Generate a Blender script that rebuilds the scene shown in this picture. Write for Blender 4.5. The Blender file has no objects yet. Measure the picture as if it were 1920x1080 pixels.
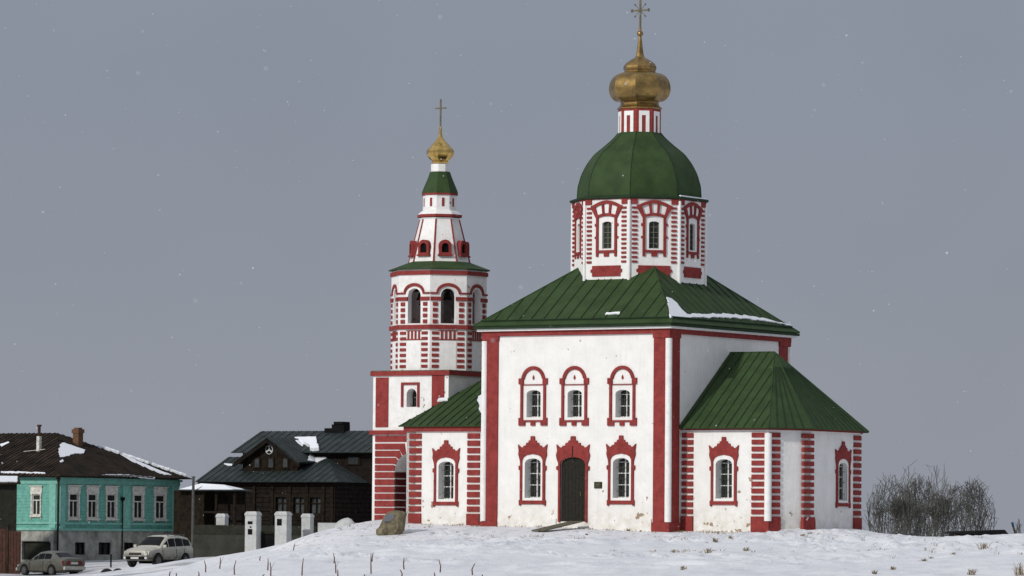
import bpy, bmesh, math, random
import numpy as np
from mathutils import Vector, Matrix
from mathutils.geometry import tessellate_polygon
from math import radians as R_, sin, cos, tan, pi, atan, sqrt

random.seed(7)
C = bpy.context.scene.collection
FPX = 9000.0                      # focal length in photo pixels (1920 wide)
PITCH = atan(460 / FPX); ROLL = 0.0080
CM = (Matrix.Rotation(pi/2 + PITCH, 4, 'X') @ Matrix.Rotation(ROLL, 4, 'Z'))

def ray(px, py):
    return (CM.to_3x3() @ Vector(((px-960)/FPX, (540-py)/FPX, -1.0))).normalized()
def at(px, py, Y):
    d = ray(px, py); return d * (Y / d.y)

class Frame:
    """a rotated ground frame: local x = right and towards the viewer, local y = right and away"""
    def __init__(s, ox, oy, deg):
        s.o = Vector((ox, oy)); t = R_(deg); s.t = t
        s.ex = Vector((cos(t), -sin(t))); s.ey = Vector((sin(t), cos(t)))
    def world(s, lx, ly): return s.o + s.ex*lx + s.ey*ly
    def loc(s, X, Y):
        v = Vector((X, Y)) - s.o; return v.dot(s.ex), v.dot(s.ey)
    def on_y(s, px, py, ly=0.0):          # ray meets plane local y = ly -> (lx, z)
        d = ray(px, py); dy = Vector((d.x, d.y)).dot(s.ey)
        t = (ly + s.o.dot(s.ey)) / dy
        return Vector((d.x, d.y)).dot(s.ex)*t - s.o.dot(s.ex), d.z*t
    def on_x(s, px, py, lx=0.0):
        d = ray(px, py); dx = Vector((d.x, d.y)).dot(s.ex)
        t = (lx + s.o.dot(s.ex)) / dx
        return Vector((d.x, d.y)).dot(s.ey)*t - s.o.dot(s.ey), d.z*t
    def z(s, px, py, lx, ly):
        return at(px, py, s.world(lx, ly).y).z

# ---------------------------------------------------------------- materials
def mat(name, base, rough=0.8, var=0.12, scale=3.0, metal=0.0, bump=0.0, bscale=20.0, dark=None, extra=None, spec=0.3):
    m = bpy.data.materials.new(name); m.use_nodes = True
    nt = m.node_tree; N = nt.nodes; L = nt.links
    b = N['Principled BSDF']; b.inputs['Roughness'].default_value = rough
    b.inputs['Metallic'].default_value = metal
    b.inputs['Specular IOR Level'].default_value = spec
    tc = N.new('ShaderNodeTexCoord')
    n = N.new('ShaderNodeTexNoise'); n.inputs['Scale'].default_value = scale; n.inputs['Detail'].default_value = 8
    n.inputs['Roughness'].default_value = 0.65
    L.new(tc.outputs['Object'], n.inputs['Vector'])
    r = N.new('ShaderNodeValToRGB')
    lo = dark if dark else tuple(c*(1-var*2) for c in base)
    hi = tuple(min(1, c*(1+var)) for c in base)
    r.color_ramp.elements[0].position = 0.3; r.color_ramp.elements[0].color = (*lo, 1)
    r.color_ramp.elements[1].position = 0.62; r.color_ramp.elements[1].color = (*hi, 1)
    L.new(n.outputs['Fac'], r.inputs['Fac'])
    out = r.outputs['Color']
    if extra: out = extra(nt, tc, out)
    L.new(out, b.inputs['Base Color'])
    if bump:
        n2 = N.new('ShaderNodeTexNoise'); n2.inputs['Scale'].default_value = bscale; n2.inputs['Detail'].default_value = 6
        L.new(tc.outputs['Object'], n2.inputs['Vector'])
        bp = N.new('ShaderNodeBump'); bp.inputs['Strength'].default_value = bump; bp.inputs['Distance'].default_value = 0.05
        L.new(n2.outputs['Fac'], bp.inputs['Height']); L.new(bp.outputs['Normal'], b.inputs['Normal'])
    return m

def mixc(nt, fac, a, bcol):
    x = nt.nodes.new('ShaderNodeMix'); x.data_type = 'RGBA'
    nt.links.new(fac, x.inputs[0]); nt.links.new(a, x.inputs[6])
    if isinstance(bcol, tuple): x.inputs[7].default_value = (*bcol, 1)
    else: nt.links.new(bcol, x.inputs[7])
    return x.outputs[2]
def maprange(nt, v, a, b, c=0.0, d=1.0):
    x = nt.nodes.new('ShaderNodeMapRange'); nt.links.new(v, x.inputs[0])
    for i, k in enumerate((a, b, c, d)): x.inputs[i+1].default_value = k
    return x.outputs[0]
def mth(nt, op, a, b):
    x = nt.nodes.new('ShaderNodeMath'); x.operation = op
    for i, k in enumerate((a, b)):
        if isinstance(k, (int, float)): x.inputs[i].default_value = k
        else: nt.links.new(k, x.inputs[i])
    return x.outputs[0]
def noise(nt, tc, scale, detail=5, coord='Object', stretch=None, rough=0.5):
    n = nt.nodes.new('ShaderNodeTexNoise'); n.inputs['Scale'].default_value = scale; n.inputs['Detail'].default_value = detail
    n.inputs['Roughness'].default_value = rough
    if stretch:
        mp = nt.nodes.new('ShaderNodeMapping'); mp.inputs['Scale'].default_value = stretch
        nt.links.new(tc.outputs[coord], mp.inputs['Vector']); nt.links.new(mp.outputs[0], n.inputs['Vector'])
    else: nt.links.new(tc.outputs[coord], n.inputs['Vector'])
    return n.outputs['Fac']

def white_extra(zlow=0.0, chips=True, spots=(), hi=0.73):
    def f(nt, tc, col):
        sp = nt.nodes.new('ShaderNodeSeparateXYZ'); nt.links.new(tc.outputs['Object'], sp.inputs[0])
        # rain streaks
        st = noise(nt, tc, 2.2, 6, stretch=(2.5, 2.5, 0.22), rough=0.7)
        sf = maprange(nt, st, 0.52, 0.80, 0, 0.38)
        col = mixc(nt, sf, col, (0.52, 0.50, 0.45))
        # damp dirt near the ground
        low = maprange(nt, sp.outputs[2], zlow+1.7, zlow+0.1, 0, 1)
        dn = noise(nt, tc, 2.6, 8, rough=0.75)
        dirt = mth(nt, 'MULTIPLY', low, maprange(nt, dn, 0.40, 0.66, 0, 0.75))
        col = mixc(nt, dirt, col, (0.50, 0.44, 0.33))
        if chips:
            cn = noise(nt, tc, 3.1, 3, rough=0.5)
            thr = maprange(nt, sp.outputs[2], zlow+0.3, zlow+3.0, 0.66, hi)
            for (sx, sy, sz, rad, dp) in spots:
                vd = nt.nodes.new('ShaderNodeVectorMath'); vd.operation = 'DISTANCE'; nt.links.new(tc.outputs['Object'], vd.inputs[0]); vd.inputs[1].default_value = (sx, sy, sz)
                thr = mth(nt, 'SUBTRACT', thr, maprange(nt, vd.outputs['Value'], rad, 0.0, 0, dp))
            ch = maprange(nt, mth(nt, 'SUBTRACT', cn, thr), 0.0, 0.02, 0, 0.9)
            col = mixc(nt, ch, col, (0.28, 0.19, 0.11))
        return col
    return f
WHITE = mat('whitewash', (0.80, 0.79, 0.765), 0.9, 0.035, 1.6, bump=0.25, bscale=9, extra=white_extra(-0.1, spots=((8.2,-4.2,2.1,1.0,.17),(5.9,-4.2,1.1,.5,.12),(7.6,-4.2,.6,1.0,.11),(6.3,-4.2,.45,.6,.10),(-8.0,-4.75,1.3,.5,.16),(4.0,-5.27,.5,1.0,.08))), spec=0.1)
WHITE_T = mat('whitewash_tower', (0.79, 0.78, 0.76), 0.9, 0.06, 2.6, bump=0.25, bscale=9, extra=white_extra(0.4, hi=0.70, spots=((0.2,-2.2,5.6,1.2,.06),(-.3,-2.2,11.3,.6,.12),(1.2,-2.3,5.9,.8,.08))), spec=0.1)
WTRIM = mat('white_trim', (0.80, 0.79, 0.77), 0.85, 0.05, 4, spec=0.1)
def red_extra(nt, tc, col):
    n = noise(nt, tc, 6, 8, rough=0.8)
    col = mixc(nt, maprange(nt, n, 0.60, 0.70, 0, 0.55), col, (0.40, 0.22, 0.19))
    n = noise(nt, tc, 1.1, 5, rough=0.6)
    return mixc(nt, maprange(nt, n, 0.5, 0.75, 0, 0.45), col, (0.165, 0.026, 0.024))
RED = mat('red_paint', (0.245, 0.042, 0.038), 0.8, 0.14, 4, extra=red_extra, bump=0.15, spec=0.12)
def green_extra(nt, tc, col):
    n = noise(nt, tc, 1.6, 5, stretch=(1, 1, 1), rough=0.6)
    col = mixc(nt, maprange(nt, n, 0.5, 0.78, 0, 0.45), col, (0.050, 0.078, 0.024))
    n = noise(nt, tc, 14, 5, rough=0.75)
    return mixc(nt, maprange(nt, n, 0.58, 0.75, 0, 0.5), col, (0.010, 0.026, 0.010))
GREEN = mat('green_metal', (0.033, 0.061, 0.021), 0.65, 0.15, 1.3, extra=green_extra, bump=0.15, bscale=5, spec=0.15)
GREEND = mat('green_seam', (0.013, 0.032, 0.012), 0.8, 0.2, 2)
def gold_extra(nt, tc, col):
    n = noise(nt, tc, 3, 8, rough=0.8)
    return mixc(nt, maprange(nt, n, 0.42, 0.7, 0, 0.8), col, (0.085, 0.06, 0.03))
GOLD = mat('dull_gold', (0.33, 0.215, 0.075), 0.38, 0.15, 2, metal=0.85, extra=gold_extra, spec=0.5)
GOLDB = mat('bright_gold', (0.68, 0.46, 0.15), 0.22, 0.15, 2.5, metal=0.95, spec=0.5, dark=(0.25, 0.15, 0.04))
IRON = mat('weathered_iron', (0.16, 0.14, 0.09), 0.6, 0.2, 5, metal=0.5)
GRILLE = mat('grille_iron', (0.045, 0.042, 0.034), 0.7, 0.2, 5)
GLASS = mat('dark_glass', (0.022, 0.024, 0.024), 0.25, 0.3, 2.5, spec=0.3)
GREENGLASS = mat('drum_glass', (0.020, 0.025, 0.017), 0.35, 0.3, 2.5, spec=0.4)
FRAMEW = mat('window_paint', (0.62, 0.63, 0.60), 0.7, 0.08, 6)
FRAMEG = mat('window_paint_old', (0.13, 0.13, 0.10), 0.7, 0.08, 6)
DOORM = mat('door_wood', (0.016, 0.015, 0.010), 0.85, 0.4, 14, bump=0.4, bscale=30)
INNER = mat('interior_plaster', (0.30, 0.29, 0.28), 0.95, 0.15, 2)
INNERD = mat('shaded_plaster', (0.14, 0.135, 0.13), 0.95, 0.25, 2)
SNOW2 = mat('roof_snow', (0.83, 0.85, 0.89), 0.8, 0.03, 6, bump=0.3, bscale=9)
BRONZE = mat('bronze', (0.030, 0.026, 0.018), 0.7, 0.2, 5, metal=0.2, spec=0.1)
WOOD = mat('dark_logs', (0.013, 0.010, 0.008), 0.9, 0.45, 3, bump=0.4, bscale=8, dark=(0.005, 0.004, 0.004), spec=0.08)
WOODL = mat('brown_boards', (0.017, 0.013, 0.009), 0.9, 0.35, 5, bump=0.3, bscale=10, dark=(0.007, 0.005, 0.004), spec=0.05)
SLATE = mat('grey_metal_roof', (0.028, 0.037, 0.037), 0.6, 0.25, 1.6, spec=0.18)
SLATED = mat('grey_metal_seam', (0.018, 0.022, 0.026), 0.6, 0.2, 1.6)
BRROOF = mat('old_brown_roof', (0.032, 0.022, 0.016), 0.9, 0.5, 1.1, bump=0.5, bscale=7, dark=(0.005, 0.005, 0.004), spec=0.05)
BRROOFD = mat('old_brown_seam', (0.012, 0.010, 0.008), 0.9, 0.3, 2.0)
def plank_extra(nt, tc, col):
    w = nt.nodes.new('ShaderNodeTexWave'); w.bands_direction = 'Z'; w.inputs['Scale'].default_value = 1.7
    w.inputs['Distortion'].default_value = 0.3
    nt.links.new(tc.outputs['Object'], w.inputs['Vector'])
    return mixc(nt, maprange(nt, w.outputs['Fac'], 0.06, 0.0, 0, 0.45), col, (0.02, 0.09, 0.07))
TURQ = mat('turquoise_boards', (0.15, 0.385, 0.32), 0.85, 0.14, 3.5, extra=plank_extra, spec=0.1)
TURQL = mat('turquoise_trim', (0.20, 0.45, 0.38), 0.85, 0.12, 4, spec=0.1)
SURR = mat('worn_white_surround', (0.62, 0.61, 0.56), 0.85, 0.2, 7, dark=(0.33, 0.32, 0.27))
STONE = mat('grey_plaster', (0.31, 0.31, 0.28), 0.9, 0.25, 1.6, dark=(0.15, 0.15, 0.13), bump=0.3)
BRICK = mat('old_brick', (0.13, 0.065, 0.036), 0.9, 0.3, 7, dark=(0.07, 0.04, 0.02), bump=0.5)
RUST = mat('rusty_sheet', (0.055, 0.022, 0.014), 0.85, 0.35, 4, dark=(0.025, 0.012, 0.009))
MOSSY = mat('dark_mossy_boards', (0.020, 0.021, 0.014), 0.9, 0.3, 3, dark=(0.01, 0.011, 0.008), bump=0.4)
PILLW = mat('pillar_white', (0.47, 0.48, 0.47), 0.85, 0.1, 3, spec=0.1)
BLACK = mat('flat_black', (0.008, 0.008, 0.008), 0.8, 0.2, 3, spec=0.06)  # black parts; also painted shade in dormer openings and wheel wells
TYRE = mat('tyre_rubber', (0.018, 0.018, 0.018), 0.85, 0.2, 6)
RIM = mat('alloy_rim', (0.12, 0.12, 0.115), 0.5, 0.15, 6, metal=0.5)
def mud_extra(nt, tc, col):
    sp = nt.nodes.new('ShaderNodeSeparateXYZ'); nt.links.new(tc.outputs['Object'], sp.inputs[0])
    f = mth(nt, 'MULTIPLY', maprange(nt, sp.outputs[2], 1.15, 0.55, 0, 1), maprange(nt, noise(nt, tc, 4, 6), 0.25, 0.6, 0.45, 1))
    return mixc(nt, f, col, (0.075, 0.068, 0.05))
FENCE = mat('fence_stone', (0.034, 0.034, 0.028), 0.95, 0.3, 1.2, dark=(0.02, 0.02, 0.016), bump=0.4)
SILVER = mat('dirty_silver_paint', (0.125, 0.13, 0.115), 0.5, 0.1, 3, metal=0.3, extra=mud_extra, spec=0.5)
CREAM = mat('dirty_pearl_paint', (0.50, 0.48, 0.41), 0.4, 0.08, 3, metal=0.1, extra=mud_extra, spec=0.5)
CGLASS = mat('car_glass', (0.006, 0.007, 0.008), 0.2, 0.2, 3, spec=0.10)
LAMPW = mat('headlight_lens', (0.55, 0.56, 0.55), 0.15, 0.1, 8)
LAMPR = mat('tail_light_lens', (0.12, 0.012, 0.010), 0.35, 0.1, 8)
PLATE = mat('number_plate', (0.5, 0.5, 0.48), 0.6, 0.05, 8)
BOULD = mat('boulder', (0.16, 0.135, 0.085), 0.95, 0.3, 3.5, dark=(0.055, 0.045, 0.03), bump=0.8, bscale=9)
PANEG = mat('grey_mottled_glass', (0.045, 0.05, 0.05), 0.3, 0.4, 2.2, dark=(0.012, 0.012, 0.012), spec=0.25)  # mottled grey panes, paler than the dark glass
PLAQ = mat('blue_grey_plaque', (0.12, 0.135, 0.165), 0.4, 0.12, 20)
BARK = mat('bare_twigs', (0.080, 0.080, 0.074), 0.95, 0.3, 0.6, dark=(0.040, 0.039, 0.034), spec=0.05)
STRAW = mat('dry_grass', (0.20, 0.15, 0.08), 0.95, 0.3, 4, dark=(0.07, 0.055, 0.03))
STAKE = mat('reddish_stake', (0.12, 0.058, 0.04), 0.9, 0.3, 6)
GREYWOOD = mat('grey_plank', (0.12, 0.11, 0.075), 0.9, 0.3, 6, dark=(0.05, 0.045, 0.03))
POLE = mat('concrete_pole', (0.075, 0.075, 0.07), 0.9, 0.15, 5)

# ---------------------------------------------------------------- mesh builder
class MB:
    def __init__(s): s.v = []; s.f = []; s.m = []
    def face(s, pts, m=0):
        n = len(s.v); s.v += [tuple(p) for p in pts]; s.f.append(tuple(range(n, n+len(pts)))); s.m.append(m)
    def hexa(s, P, m=0):   # 8 points: bottom 0-3, top 4-7
        n = len(s.v); s.v += [tuple(p) for p in P]
        for q in ((3,2,1,0), (4,5,6,7), (0,1,5,4), (1,2,6,5), (2,3,7,6), (3,0,4,7)):
            s.f.append(tuple(n+i for i in q)); s.m.append(m)
    def box(s, x0, x1, y0, y1, z0, z1, M=None, m=0):
        P = [Vector(p) for p in ((x0,y0,z0),(x1,y0,z0),(x1,y1,z0),(x0,y1,z0),(x0,y0,z1),(x1,y0,z1),(x1,y1,z1),(x0,y1,z1))]
        if M is not None: P = [M @ p for p in P]
        s.hexa(P, m)
    def plate(s, outer, w0, w1, M=None, holes=(), m=0):   # outline in (u, v), thickness w0..w1
        loops = [outer] + list(holes)
        tri = tessellate_polygon([[Vector((p[0], p[1], 0)) for p in l] for l in loops])
        flat = [p for l in loops for p in l]; n = len(s.v); k = len(flat)
        for w in (w1, w0):
            for p in flat:
                q = Vector((p[0], p[1], w)); s.v.append(tuple(M @ q if M is not None else q))
        for t in tri:
            s.f.append((n+t[0], n+t[1], n+t[2])); s.m.append(m)
            s.f.append((n+k+t[2], n+k+t[1], n+k+t[0])); s.m.append(m)
        o = 0
        for l in loops:
            c = len(l)
            for i in range(c):
                a = n+o+i; b = n+o+(i+1) % c
                s.f.append((a, b, b+k, a+k)); s.m.append(m)
            o += c
    def lathe(s, prof, c=(0,0,0), n=16, a0=0.0, M=None, m=0, caps=True):
        base = len(s.v)
        for (r, z) in prof:
            for i in range(n):
                a = a0 + 2*pi*i/n; q = Vector((c[0]+r*cos(a), c[1]+r*sin(a), c[2]+z))
                s.v.append(tuple(M @ q if M is not None else q))
        for j in range(len(prof)-1):
            for i in range(n):
                a = base+j*n+i; b = base+j*n+(i+1) % n
                s.f.append((a, b, b+n, a+n)); s.m.append(m)
        if caps:
            s.f.append(tuple(base+i for i in reversed(range(n)))); s.m.append(m)
            e = base+(len(prof)-1)*n; s.f.append(tuple(e+i for i in range(n))); s.m.append(m)
    def tube(s, p, q, r0, r1=None, n=6, m=0):
        p = Vector(p); q = Vector(q); r1 = r0 if r1 is None else r1
        d = (q-p)
        if d.length < 1e-6: return
        d.normalize(); a = d.orthogonal().normalized(); b = d.cross(a); base = len(s.v)
        for (c, r) in ((p, r0), (q, r1)):
            for i in range(n):
                t = 2*pi*i/n; s.v.append(tuple(c + a*(r*cos(t)) + b*(r*sin(t))))
        for i in range(n):
            j = (i+1) % n; s.f.append((base+i, base+j, base+n+j, base+n+i)); s.m.append(m)
        s.f.append(tuple(base+i for i in reversed(range(n)))); s.m.append(m)
        s.f.append(tuple(base+n+i for i in range(n))); s.m.append(m)
    def build(s, name, mats, parent=None, smooth=False, bevel=0, recalc=True):
        me = bpy.data.meshes.new(name); me.from_pydata(s.v, [], s.f)
        if not isinstance(mats, (list, tuple)): mats = [mats]
        for m in mats: me.materials.append(m)
        me.polygons.foreach_set('material_index', s.m)
        if recalc:
            bm = bmesh.new(); bm.from_mesh(me)
            bmesh.ops.recalc_face_normals(bm, faces=bm.faces); bm.to_mesh(me); bm.free()
        if smooth: me.polygons.foreach_set('use_smooth', [True]*len(me.polygons))
        o = bpy.data.objects.new(name, me); C.objects.link(o)
        if parent is not None: o.parent = parent
        if bevel:
            b = o.modifiers.new('bevel', 'BEVEL'); b.width = bevel; b.segments = 2; b.limit_method = 'ANGLE'; b.angle_limit = R_(35)
        return o

def tag(o, label=None, cat=None, group=None, kind=None):
    if label: o['label'] = label
    if cat: o['category'] = cat
    if group: o['group'] = group
    if kind: o['kind'] = kind
    return o
def thing(name, label, cat, loc=(0,0,0), rz=0.0, group=None):
    o = bpy.data.objects.new(name, None); C.objects.link(o); o.location = loc; o.rotation_euler = (0, 0, rz)
    o.empty_display_size = 0.5
    return tag(o, label, cat, group)
def dup(root, label=None):
    r = root.copy(); C.objects.link(r)
    if label: r['label'] = label
    for ch in list(root.children):
        c = ch.copy(); C.objects.link(c); c.parent = r
        for g in list(ch.children):
            d = g.copy(); C.objects.link(d); d.parent = c
    return r

def FM(ox, oy, ux, uy, z=0.0):
    l = sqrt(ux*ux+uy*uy); ux /= l; uy /= l
    return Matrix(((ux, 0, uy, ox), (uy, 0, -ux, oy), (0, 1, 0, z), (0, 0, 0, 1)))
def rect(u0, u1, v0, v1): return [(u0,v0),(u1,v0),(u1,v1),(u0,v1)]
def arch_hole(uc, v0, hw, h, rise, n=8):   # segmental arch opening, top at v0+h
    pts = [(uc-hw, v0), (uc+hw, v0)]
    for i in range(n+1):
        t = pi*i/n; pts.append((uc+hw*cos(t), v0+h-rise+rise*sin(t)))
    return pts
def ring(uc, vc, r0, r1, a0=0, a1=180, n=14, ry=None):
    k = (ry or r1)/r1
    P = [(uc+r1*cos(R_(a0+(a1-a0)*i/n)), vc+k*r1*sin(R_(a0+(a1-a0)*i/n))) for i in range(n+1)]
    P += [(uc+r0*cos(R_(a1-(a1-a0)*i/n)), vc+(k*r1-(r1-r0))/r0*r0*sin(R_(a1-(a1-a0)*i/n))) for i in range(n+1)]
    return P
def catmull(pts, k=4):
    out = []
    for i in range(len(pts)-1):
        p0 = pts[max(0, i-1)]; p1 = pts[i]; p2 = pts[i+1]; p3 = pts[min(len(pts)-1, i+2)]
        for j in range(k):
            t = j/k
            out.append(tuple(0.5*((2*p1[c])+(-p0[c]+p2[c])*t+(2*p0[c]-5*p1[c]+4*p2[c]-p3[c])*t*t+(-p0[c]+3*p1[c]-3*p2[c]+p3[c])*t**3) for c in range(2)))
    out.append(pts[-1]); return out

def roof_face(mb, P, step=0.62, phase=0.3, thick=0.05, sw=0.034, sh=0.03, jitter=0.0, fan=False, lip=0.0):
    """planar roof face; P[0]->P[1] is the eave; standing seams run up the slope"""
    P = [Vector(p) for p in P]
    e = (P[1]-P[0]).normalized(); nrm = e.cross(P[-1]-P[0]).normalized()
    if nrm.z < 0: nrm = -nrm
    s = nrm.cross(e).normalized()
    if s.z < 0: s = -s
    n = len(P)
    mb.face(P); mb.face([p - nrm*thick for p in reversed(P)])
    for i in range(n):
        a, b = P[i], P[(i+1) % n]; mb.face([a, b, b-nrm*thick, a-nrm*thick])
    if fan:
        k = int((P[1]-P[0]).length/step)
        for i in range(1, k):
            a = P[0].lerp(P[1], i/k); b = a.lerp(P[2], .80)
            mb.hexa([a-e*sw/2, a+e*sw/2, b+e*sw/3, b-e*sw/3, a-e*sw/2+nrm*sh, a+e*sw/2+nrm*sh, b+e*sw/3+nrm*sh, b-e*sw/3+nrm*sh], 1)
        return
    if lip:
        L_ = (P[1]-P[0]).length; ins = lip*1.05; a = P[0]+s*lip+e*ins; b = P[1]+s*lip-e*ins
        mb.hexa([a, b, b+s*.05, a+s*.05, a+nrm*.07, b+nrm*.07, b+s*.05+nrm*.07, a+s*.05+nrm*.07], 1)
    Q = [((p-P[0]).dot(e), (p-P[0]).dot(s)) for p in P]
    lo = min(q[0] for q in Q); hi = max(q[0] for q in Q); u = lo + phase*step
    while u < hi - 0.05:
        ys = []
        for i in range(n):
            (a, c), (b, d) = Q[i], Q[(i+1) % n]
            if (a-u)*(b-u) < 0: ys.append(c+(d-c)*(u-a)/(b-a))
        if len(ys) >= 2 and max(ys)-min(ys) > 0.2:
            y0, y1 = min(ys)+lip, max(ys)
            o = P[0] + e*u
            mb.hexa([o+s*y0-e*sw/2, o+s*y0+e*sw/2, o+s*y1+e*sw/2, o+s*y1-e*sw/2] +
                    [o+s*y0-e*sw/2+nrm*sh, o+s*y0+e*sw/2+nrm*sh, o+s*y1+e*sw/2+nrm*sh, o+s*y1-e*sw/2+nrm*sh], 1)
        u += step*(1+random.uniform(-jitter, jitter))

def snow_on(P, pts, thick=0.05, lift=0.05):
    """thin snow patch lying on roof plane P; pts = outline in (u along eave, s up slope)"""
    P = [Vector(p) for p in P]
    e = (P[1]-P[0]).normalized(); nrm = e.cross(P[-1]-P[0]).normalized()
    if nrm.z < 0: nrm = -nrm
    s = nrm.cross(e).normalized()
    if s.z < 0: s = -s
    M = Matrix(((e.x, s.x, nrm.x, P[0].x), (e.y, s.y, nrm.y, P[0].y), (e.z, s.z, nrm.z, P[0].z), (0,0,0,1)))
    # ragged outline
    out = []
    for i in range(len(pts)):
        a = pts[i]; b = pts[(i+1) % len(pts)]
        L = sqrt((a[0]-b[0])**2+(a[1]-b[1])**2); k = max(1, int(L/0.22))
        for j in range(k):
            t = j/k; q = 0.05 if j else 0.0
            out.append((a[0]+(b[0]-a[0])*t+random.uniform(-q, q), a[1]+(b[1]-a[1])*t+random.uniform(-q, q)))
    mb = MB(); mb.plate(out, -0.02, lift, M); return mb
def plane_inv(P, Fr, px, py):
    """pixel -> (u, s) on the roof plane P given in frame Fr"""
    P = [Vector(p) for p in P]
    e = (P[1]-P[0]).normalized(); nrm = e.cross(P[-1]-P[0]).normalized()
    s = nrm.cross(e).normalized()
    if s.z < 0: s = -s
    d = ray(px, py); dl = Vector((Vector((d.x, d.y)).dot(Fr.ex), Vector((d.x, d.y)).dot(Fr.ey), d.z))
    o = Vector((-Fr.o.dot(Fr.ex), -Fr.o.dot(Fr.ey), 0))
    t = (P[0]-o).dot(nrm)/dl.dot(nrm); q = o+dl*t-P[0]
    return q.dot(e), q.dot(s)

# ---------------------------------------------------------------- frames
TH = 32.2
A, B = 4.67, 5.275
near = at(1252, 1000, 205.5)
F0 = Frame(0, 0, TH)
oc = Vector((near.x, near.y)) - F0.ex*A + F0.ey*B
F = Frame(oc.x, oc.y, TH)
TC = F.on_y(823, 560, 0.0)[0]           # tower axis, local x

# ---------------------------------------------------------------- terrain
ctrl = []
def cp(px, py, Y): p = at(px, py, Y); ctrl.append((p.x, p.y, p.z))
for a in [(700,976,216),(765,985,212),(850,989,209.5),(908,991,206.5),(1080,994,206),(1252,1001,204.5),(1300,997,206),(1443,1002,203),(1515,994,205),(1612,994,208.5),
          (1650,999,216),(1700,1003,217),(1760,1008,215),(1800,1010,213),(1850,1006,208),(1920,1001,203),(2000,998,203),(2150,1000,203),
          (640,988,214),(600,998,211),(560,1011,207),(520,1034,200),(470,1045,194),(380,1062,185),(330,1076,177),(250,1095,170),
          (700,1016,203),(1080,1010,200),(1400,1012,198),(1600,1012,197),(1750,1025,190),
          (600,1052,182),(900,1045,182),(1200,1045,182),(1500,1040,183),(1800,1042,180),(1920,1030,180),
          (500,1095,155),(800,1092,155),(1100,1090,155),(1400,1090,155),(1700,1092,152),(1920,1082,152),(2100,1090,150),
          (1800,1019,205),(1760,1015,206),(1850,1014,205),(1700,1006,207),(1850,1030,190),(1700,1030,190),(1910,1003,205),(1650,1001,209),
          (545,1022,206),(520,1037,206),(500,1041,206),(470,1048,204),(420,1055,203),(300,1077,224),(200,1082,224),(100,1086,224),(380,1066,226),(440,1060,228),(250,1074,252),(340,1066,255),(520,1042,212),(560,1021,214),(600,1006,216),(640,994,218),(470,1053,212),(420,1060,212),(380,1066,210),(300,1078,205),(200,1086,205),(100,1092,205),(0,1096,205),(560,1040,228),(620,1032,238),(470,1054,235),(300,1074,240),(380,1062,240),(420,1056,195),(380,1066,195),(520,1040,190),(600,1030,195),(0,1100,185),(150,1095,185),
          (300,1110,150),(100,1120,150),(-100,1130,160)]: cp(*a)
for a in [(470,1042,255),(420,1044,235),(380,1052,225),(560,1036,262),(620,1020,262),(680,1000,250),(300,1068,268),(200,1068,272),(100,1079,272),(40,1079,272),(0,1080,265),(-80,1080,270),
          (250,1052,286),(107,1052,286),(350,1045,286),(500,1035,290),(200,1085,240),(0,1092,230),(-200,1092,240),(330,1078,215)]: cp(*a)
for a in [(12,232,-0.2),(5,235,-0.2),(20,235,-1.2),(-4,240,-0.5),(-12,300,-1.8),(0,300,-1.8),(15,300,-2.4),(30,300,-3),(-30,300,-2.2),(-50,300,-3),(60,300,-4),
          (40,220,-1.0),(50,180,-1.0),(0,120,-3.2),(25,120,-3.0),(-25,120,-3.8),(-45,150,-4),(-50,210,-3.2),(50,120,-3.6),(-30,90,-4.6),(0,90,-4.6),(30,90,-4.6)]: ctrl.append(a)
cx = np.array(ctrl); Kn = len(cx)
def U_(r2): return np.where(r2 > 1e-9, 0.5*r2*np.log(np.maximum(r2, 1e-9)), 0.0)
sx = 50.0
pxy = cx[:, :2]/sx
D2 = ((pxy[:, None]-pxy[None])**2).sum(-1)
K = U_(D2) + np.eye(Kn)*1e-5
Pm = np.hstack([np.ones((Kn, 1)), pxy])
Aa = np.block([[K, Pm], [Pm.T, np.zeros((3, 3))]])
wt = np.linalg.solve(Aa, np.concatenate([cx[:, 2], np.zeros(3)]))
def hz_np(X, Y):
    q = np.stack([X/sx, Y/sx], -1).reshape(-1, 2)
    d2 = ((q[:, None]-pxy[None])**2).sum(-1)
    z = U_(d2) @ wt[:Kn] + wt[Kn] + q @ wt[Kn+1:]
    z = z.reshape(X.shape)
    # outside the described area the land falls to the river plain
    e = np.maximum(np.maximum((np.abs(X)-45)/30, (Y-300)/60), (95-Y)/30); e = np.clip(e, 0, 1); e = e*e*(3-2*e)
    return z*(1-e) + (-8.0)*e
def gz(x, y): return float(hz_np(np.array([x]), np.array([y]))[0])

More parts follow.
